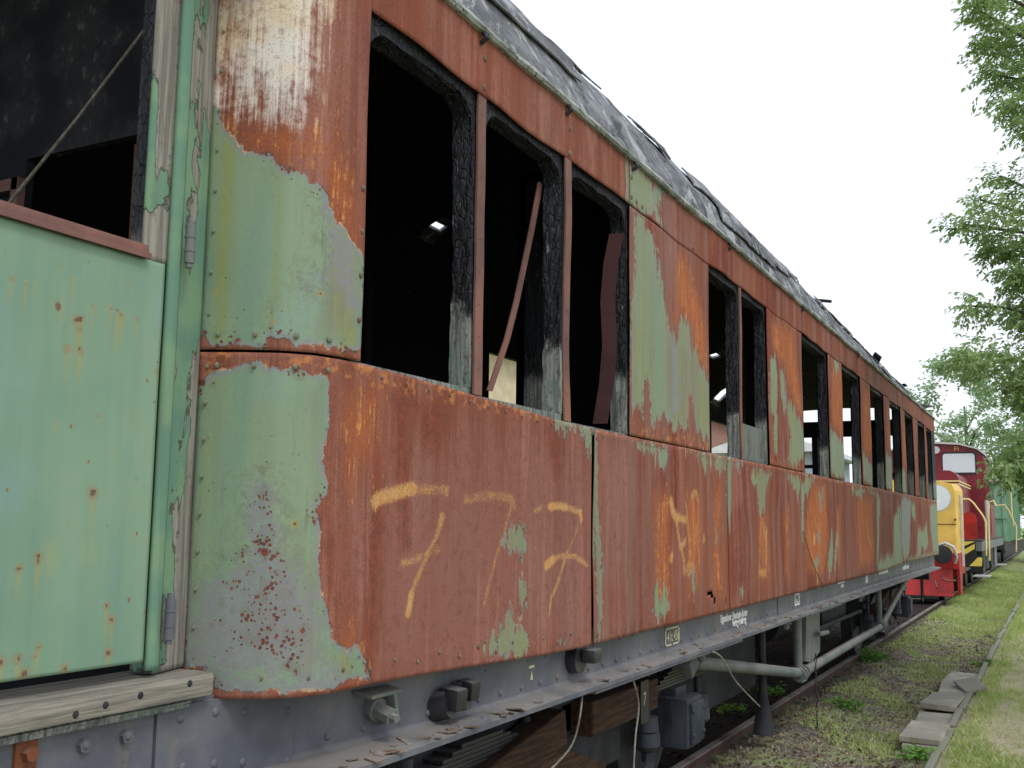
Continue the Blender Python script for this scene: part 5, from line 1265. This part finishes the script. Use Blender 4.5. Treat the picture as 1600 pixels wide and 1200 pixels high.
# the tree leaning in over the path from the right
TB = Vector((3.4, 12.4, -.12))
tree = thing('leafy_tree', 'large leafy tree whose branches hang into the right edge of the view over the path', 'tree', TB)
lv = Leaves(5); limbs = MB(); R_ = random.Random(8)
limbs.tube([TB, TB+Vector((-.05,0,2.2)), TB+Vector((.1,.1,4.4)), TB+Vector((0,.2,6.6)), TB+Vector((-.1,0,8.6))], [.30,.24,.19,.13,.05], 14)
BR = [ # pixel path of a branch (from off the right edge to its tip), depth, number of twigs
 ([(1760,140),(1660,60),(1560,10),(1490,-25)], 11.4, 55), ([(1760,180),(1660,110),(1560,60),(1478,10)], 11.0, 62), ([(1760,160),(1650,90),(1570,70),(1490,75)], 11.8, 60), ([(1740,210),(1660,150),(1580,130),(1502,115)], 11.3, 55),
 ([(1760,230),(1660,190),(1590,165),(1530,165)], 11.0, 45), ([(1720,230),(1640,200),(1585,190),(1556,200)], 12.0, 34), ([(1720,120),(1640,40),(1590,-40),(1540,-70)], 11.5, 40),
 ([(1780,420),(1680,360),(1600,310),(1520,275)], 11.6, 34), ([(1780,430),(1680,380),(1580,340),(1490,312)], 11.2, 34), ([(1780,440),(1680,400),(1570,365),(1458,350)], 11.0, 62), ([(1760,470),(1660,430),(1580,405),(1505,392)], 11.7, 52),
 ([(1760,500),(1660,470),(1590,440),(1540,432)], 11.2, 52), ([(1760,540),(1660,520),(1580,495),(1525,480),(1470,478)], 10.8, 34), ([(1760,560),(1660,520),(1600,500),(1555,492)], 11.9, 46),
 ([(1780,640),(1680,600),(1580,570),(1520,556),(1462,556)], 10.6, 58), ([(1760,640),(1680,610),(1600,590),(1545,596)], 11.4, 54), ([(1740,660),(1650,640),(1590,615),(1560,622)], 11.9, 44),
 ([(1780,760),(1700,730),(1620,715),(1560,718),(1512,742)], 9.6, 64), ([(1760,720),(1680,700),(1610,690),(1560,700)], 9.9, 54), ([(1760,700),(1680,680),(1610,662),(1575,668)], 10.3, 50), ([(1760,780),(1690,755),(1630,740),(1585,748)], 9.7, 40),
]
def in_frame_lim(p):      # keep the outer twigs from growing past the tip line
    return True
for pts, dep, nt_ in BR:
    lowb = dep < 10.4; pts = [(px+(56 if lowb else 42)*(1 if k_ > 1 else .5), py-(6 if lowb else 0)) for k_, (px, py) in enumerate(pts)]
    P_ = [Vector(aty(p, dep+.5*(len(pts)-1-i))) for i, p in enumerate(pts)]
    root = Vector((TB.x-.1, TB.y, max(2.0, P_[0].z-.9)))
    chain = [root]+P_; n = len(chain)
    limbs.tube(chain, [.07]+[.035*(1-i/(n))+.004 for i in range(1, n)], 6)
    for k in range(int(nt_*4.2)):
        t = (k+R_.random())/(nt_*4.2); t = 1-(1-t)**1.25
        s = t*(len(P_)-1)*.999; i = int(s); q = P_[i].lerp(P_[i+1], s-i); d = (P_[i+1]-P_[i]).normalized()
        sp = .20*(1-t)+.05
        q = q+Vector((R_.gauss(0,sp), R_.gauss(0,sp*2.2), R_.gauss(0,sp*.8)))
        dd = d+Vector((R_.gauss(0,.55), R_.gauss(0,.7), R_.gauss(-.05,.35)))
        lv.twig(q, dd, R_.uniform(.16,.38)*(1.15-.45*t), .064, .027, .017, .7)
# the rest of the crown, out over the path and above
for k in range(420):
    a = R_.random()*2*math.pi; zz = R_.uniform(3.2, 10.2); rr = 3.3*math.sqrt(max(.05, 1-((zz-6.4)/4.1)**2))*math.sqrt(R_.random())
    q = Vector((TB.x+rr*math.cos(a), TB.y+rr*math.sin(a)*1.1, zz))
    # stay clear of the sky gap on the left of the crown
    if q.x < -.02*q.y+.75: continue
    for j in range(4):
        lv.twig(q+Vector((R_.gauss(0,.3), R_.gauss(0,.3), R_.gauss(0,.25))), Vector((math.cos(a)+R_.gauss(0,.6), math.sin(a)+R_.gauss(0,.6), R_.gauss(0,.3))), .4, .085, .04, .035, .6)
limbs.build('trunk', M['bark'], tree, True); lv.build('crown', M['leaf'], tree)

def far_tree(label, x, y, h, r, seed, n=260, z0=1.5, grp='trees beyond the end of the line'):
    t = thing('broadleaf_tree', label, 'tree', (x, y, -.1), grp); rr = random.Random(seed); lv = Leaves(seed); mb = MB()
    mb.tube([(x,y,-.2),(x+.1,y,h*.35),(x,y,h*.75)], [.22,.16,.05], 10)
    for k in range(7): a = rr.random()*6.28; zz = h*(.3+.4*rr.random()); mb.tube([(x,y,zz),(x+r*.4*math.cos(a),y+r*.4*math.sin(a),zz+h*.10),(x+r*.75*math.cos(a),y+r*.75*math.sin(a),zz+h*.14)], [.08,.05,.015], 6)
    mb.build('trunk', M['bark'], t, True)
    cl = [(rr.random()*6.28, rr.random(), z0+(h-z0)*rr.random()) for _ in range(40)]
    for k in range(n):
        a, q_, zz = cl[k % 40]; rad = r*math.sqrt(max(.08, 1-((zz-(z0+h)/2)/((h-z0)/2*1.02))**2))*(.35+.65*q_)
        c = Vector((x+rad*math.cos(a), y+rad*math.sin(a), zz))+Vector((rr.gauss(0,.5), rr.gauss(0,.5), rr.gauss(0,.38)))
        for j in range(34):
            d = Vector((rr.gauss(0,1), rr.gauss(0,1), rr.gauss(-.3,.6))); lv.leaf(c+Vector((rr.gauss(0,.25), rr.gauss(0,.25), rr.gauss(0,.18))), d, .24, .15)
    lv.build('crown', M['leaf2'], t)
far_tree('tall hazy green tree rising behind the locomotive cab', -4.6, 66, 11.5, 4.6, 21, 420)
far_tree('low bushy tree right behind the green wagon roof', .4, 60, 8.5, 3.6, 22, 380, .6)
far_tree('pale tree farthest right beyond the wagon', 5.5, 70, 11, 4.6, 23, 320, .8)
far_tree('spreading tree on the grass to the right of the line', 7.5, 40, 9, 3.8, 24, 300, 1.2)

# weeds by the rail
def weed(label, p, h, n, seed):
    lv = Leaves(seed); r = lv.r; b = Vector(p)
    for k in range(n):
        a = r.random()*6.28; d = Vector((math.cos(a)*r.uniform(.3,1), math.sin(a)*r.uniform(.3,1), r.uniform(.4,1.2)))
        lv.twig(b+Vector((r.gauss(0,h*.3), r.gauss(0,h*.45), 0)), d, h*r.uniform(.5,1.1), .055, .028, .016, .9)
    o = lv.build('weed', M['weedm'], None); return tag(o, label, 'weed', 'fresh weeds along the rail')
def gp(px, z=-.12): v = atz(px, z); return (v[0], v[1], z)
weed('fern-like green weed against the near rail under the far end of the truss rod', gp((1358,1035)), .26, 60, 1)
weed('low spreading weed on the gravel in front of the first truss rod knee', gp((1318,1108)), .16, 34, 2)
weed('bright weed between the rails right beside the drain funnel', gp((1208,1090)), .20, 26, 3)
weed('small dark weed in the litter under the coach, nearest the bogie', gp((1145,1118)), .16, 18, 4)
weed('leafy weed growing at the far end of the concrete slabs', gp((1540,1040)), .14, 22, 5)
weed('grassy weed tuft at the lower right by the kerb', gp((1430,1185)), .14, 24, 6)

# grass blades
def grass_field():
    r = random.Random(77); v = []; f = []
    def blade(x, y, h):
        z = gz_(x, y)-.01; a = r.random()*6.28; w_ = .0035+.0015*(y/12); dx, dy = math.cos(a)*w_, math.sin(a)*w_; lx, ly = r.gauss(0,.45)*h, r.gauss(0,.45)*h; n = len(v)
        v.extend([(x-dx, y-dy, z), (x+dx, y+dy, z), (x+lx*.4+dx*.6, y+ly*.4+dy*.6, z+h*.6), (x+lx, y+ly, z+h)]); f.append((n, n+1, n+2, n+3))
    k = 0
    while k < 110000:
        y = 6.5+40*r.random()**2.0; x = r.uniform(-2.3, 1.2) if r.random() < .8 else r.uniform(1.2, 4)
        if abs(x+.915) < .045: continue
        if -1.27 < x < -.93 and 9.0 < y < 13.9: k += .2; continue
        g_ = nz(x*1.1, y*.8, 11)+.5*nz(x*3.3, y*2.6, 5)
        if x > -.87: ok = g_ > .22-.40*max(0,(y-14)/16)-.7*max(0, 1-abs(x+.74)/.13); h = .03+.045*r.random()
        else: ok = g_ > .16-.6*max(0,(y-13)/12)+.2*(x > -1.25); h = .025+.04*r.random()
        k += .25
        if not ok and (x < -.87 or r.random() > (.07 if x > -.6 and y < 15 else .22)): continue
        k += .75; blade(x, y, h*(1.0 if y < 20 else 1.5))
    for _ in range(9000): blade(r.uniform(-9,-4.9), r.uniform(3,40), .10+.08*r.random())
    me = bpy.data.meshes.new('grass'); me.from_pydata(v, [], f); me.update(); me.materials.append(M['grassm'])
    o = link(bpy.data.objects.new('grass', me)); o['kind'] = 'stuff'
grass_field()
def dry_grass():
    r = random.Random(5); v = []; f = []
    for _ in range(26000):
        x = r.uniform(-2.1, 1.0); y = 6.8+20*r.random()**1.7
        if abs(x+.915) < .03 or (-1.27 < x < -.93 and 9.0 < y < 13.9): continue
        if nz(x*1.5, y*1.1, 21)+.3*r.random() < (.02 if x > -.85 else .12): continue
        z = gz_(x, y)+.004; a = r.random()*6.28; l = .02+.04*r.random(); w_ = .003; n = len(v); dx, dy = math.cos(a), math.sin(a); h = .02*r.random()
        v.extend([(x-dy*w_,y+dx*w_,z), (x+dy*w_,y-dx*w_,z), (x+dx*l,y+dy*l,z+h), ]); f.append((n,n+1,n+2))
    me = bpy.data.meshes.new('dry_grass'); me.from_pydata(v, [], f); me.update(); me.materials.append(M['straw'])
    o = link(bpy.data.objects.new('dry_grass', me)); o['kind'] = 'stuff'
M['straw'] = m_plain('straw litter', L(206,194,158), .9, .12, .2, 9); dry_grass()
# stones and dead leaves
def litter(name, mat, n, seed, size, xr, yr, flat):
    r = random.Random(seed); mb_v = []; mb_f = []
    for _ in range(n):
        x = r.uniform(*xr); y = yr[0]+(yr[1]-yr[0])*r.random()**1.8; s = size*r.uniform(.4,1.2)
        z = gz_(x, y); k = len(mb_v); a = r.random()*6.28; ca, sa = math.cos(a)*s, math.sin(a)*s
        if flat:
            t = r.gauss(0,.3)*s; mb_v += [(x-ca,y-sa,z+.006), (x+sa*.5,y-ca*.5,z+.012+abs(t)), (x+ca,y+sa,z+.01+t*.5+.004), (x-sa*.5,y+ca*.5,z+.008)]; mb_f.append((k,k+1,k+2,k+3))
        else:
            h = s*r.uniform(.5,.9); mb_v += [(x-ca,y-sa,z-.01),(x+sa*.8,y-ca*.8,z-.01),(x+ca,y+sa,z-.01),(x-sa*.8,y+ca*.8,z-.01),(x-ca*.5,y-sa*.5,z+h),(x+sa*.5,y-ca*.4,z+h*.9),(x+ca*.5,y+sa*.5,z+h*.8),(x-sa*.4,y+ca*.5,z+h)]
            mb_f += [(k,k+1,k+5,k+4),(k+1,k+2,k+6,k+5),(k+2,k+3,k+7,k+6),(k+3,k,k+4,k+7),(k+4,k+5,k+6,k+7)]
    me = bpy.data.meshes.new(name); me.from_pydata(mb_v, [], mb_f); me.update(); me.materials.append(mat)
    o = link(bpy.data.objects.new(name, me)); o['kind'] = 'stuff'
M['stone'] = m_plain('gravel stones', L(132,124,116), .9, .3, .2, 14); M['dead'] = m_plain('dead leaves', L(120,96,78), .85, .35, .2, 11); M['dark'] = m_plain('dark rotting leaves', L(58,44,38), .85, .3, .2, 12)
litter('gravel', M['stone'], 7000, 1, .017, (-2.36,-1.0), (6,26), False)
litter('path_stones', M['straw'], 2500, 8, .011, (-.86,1.0), (6.5,22), False)
litter('dead_leaves', M['dead'], 5200, 2, .024, (-2.36,-1.0), (6,24), True)
litter('leaf_litter', M['dark'], 9000, 3, .030, (-4.6,-2.5), (4,22), True)
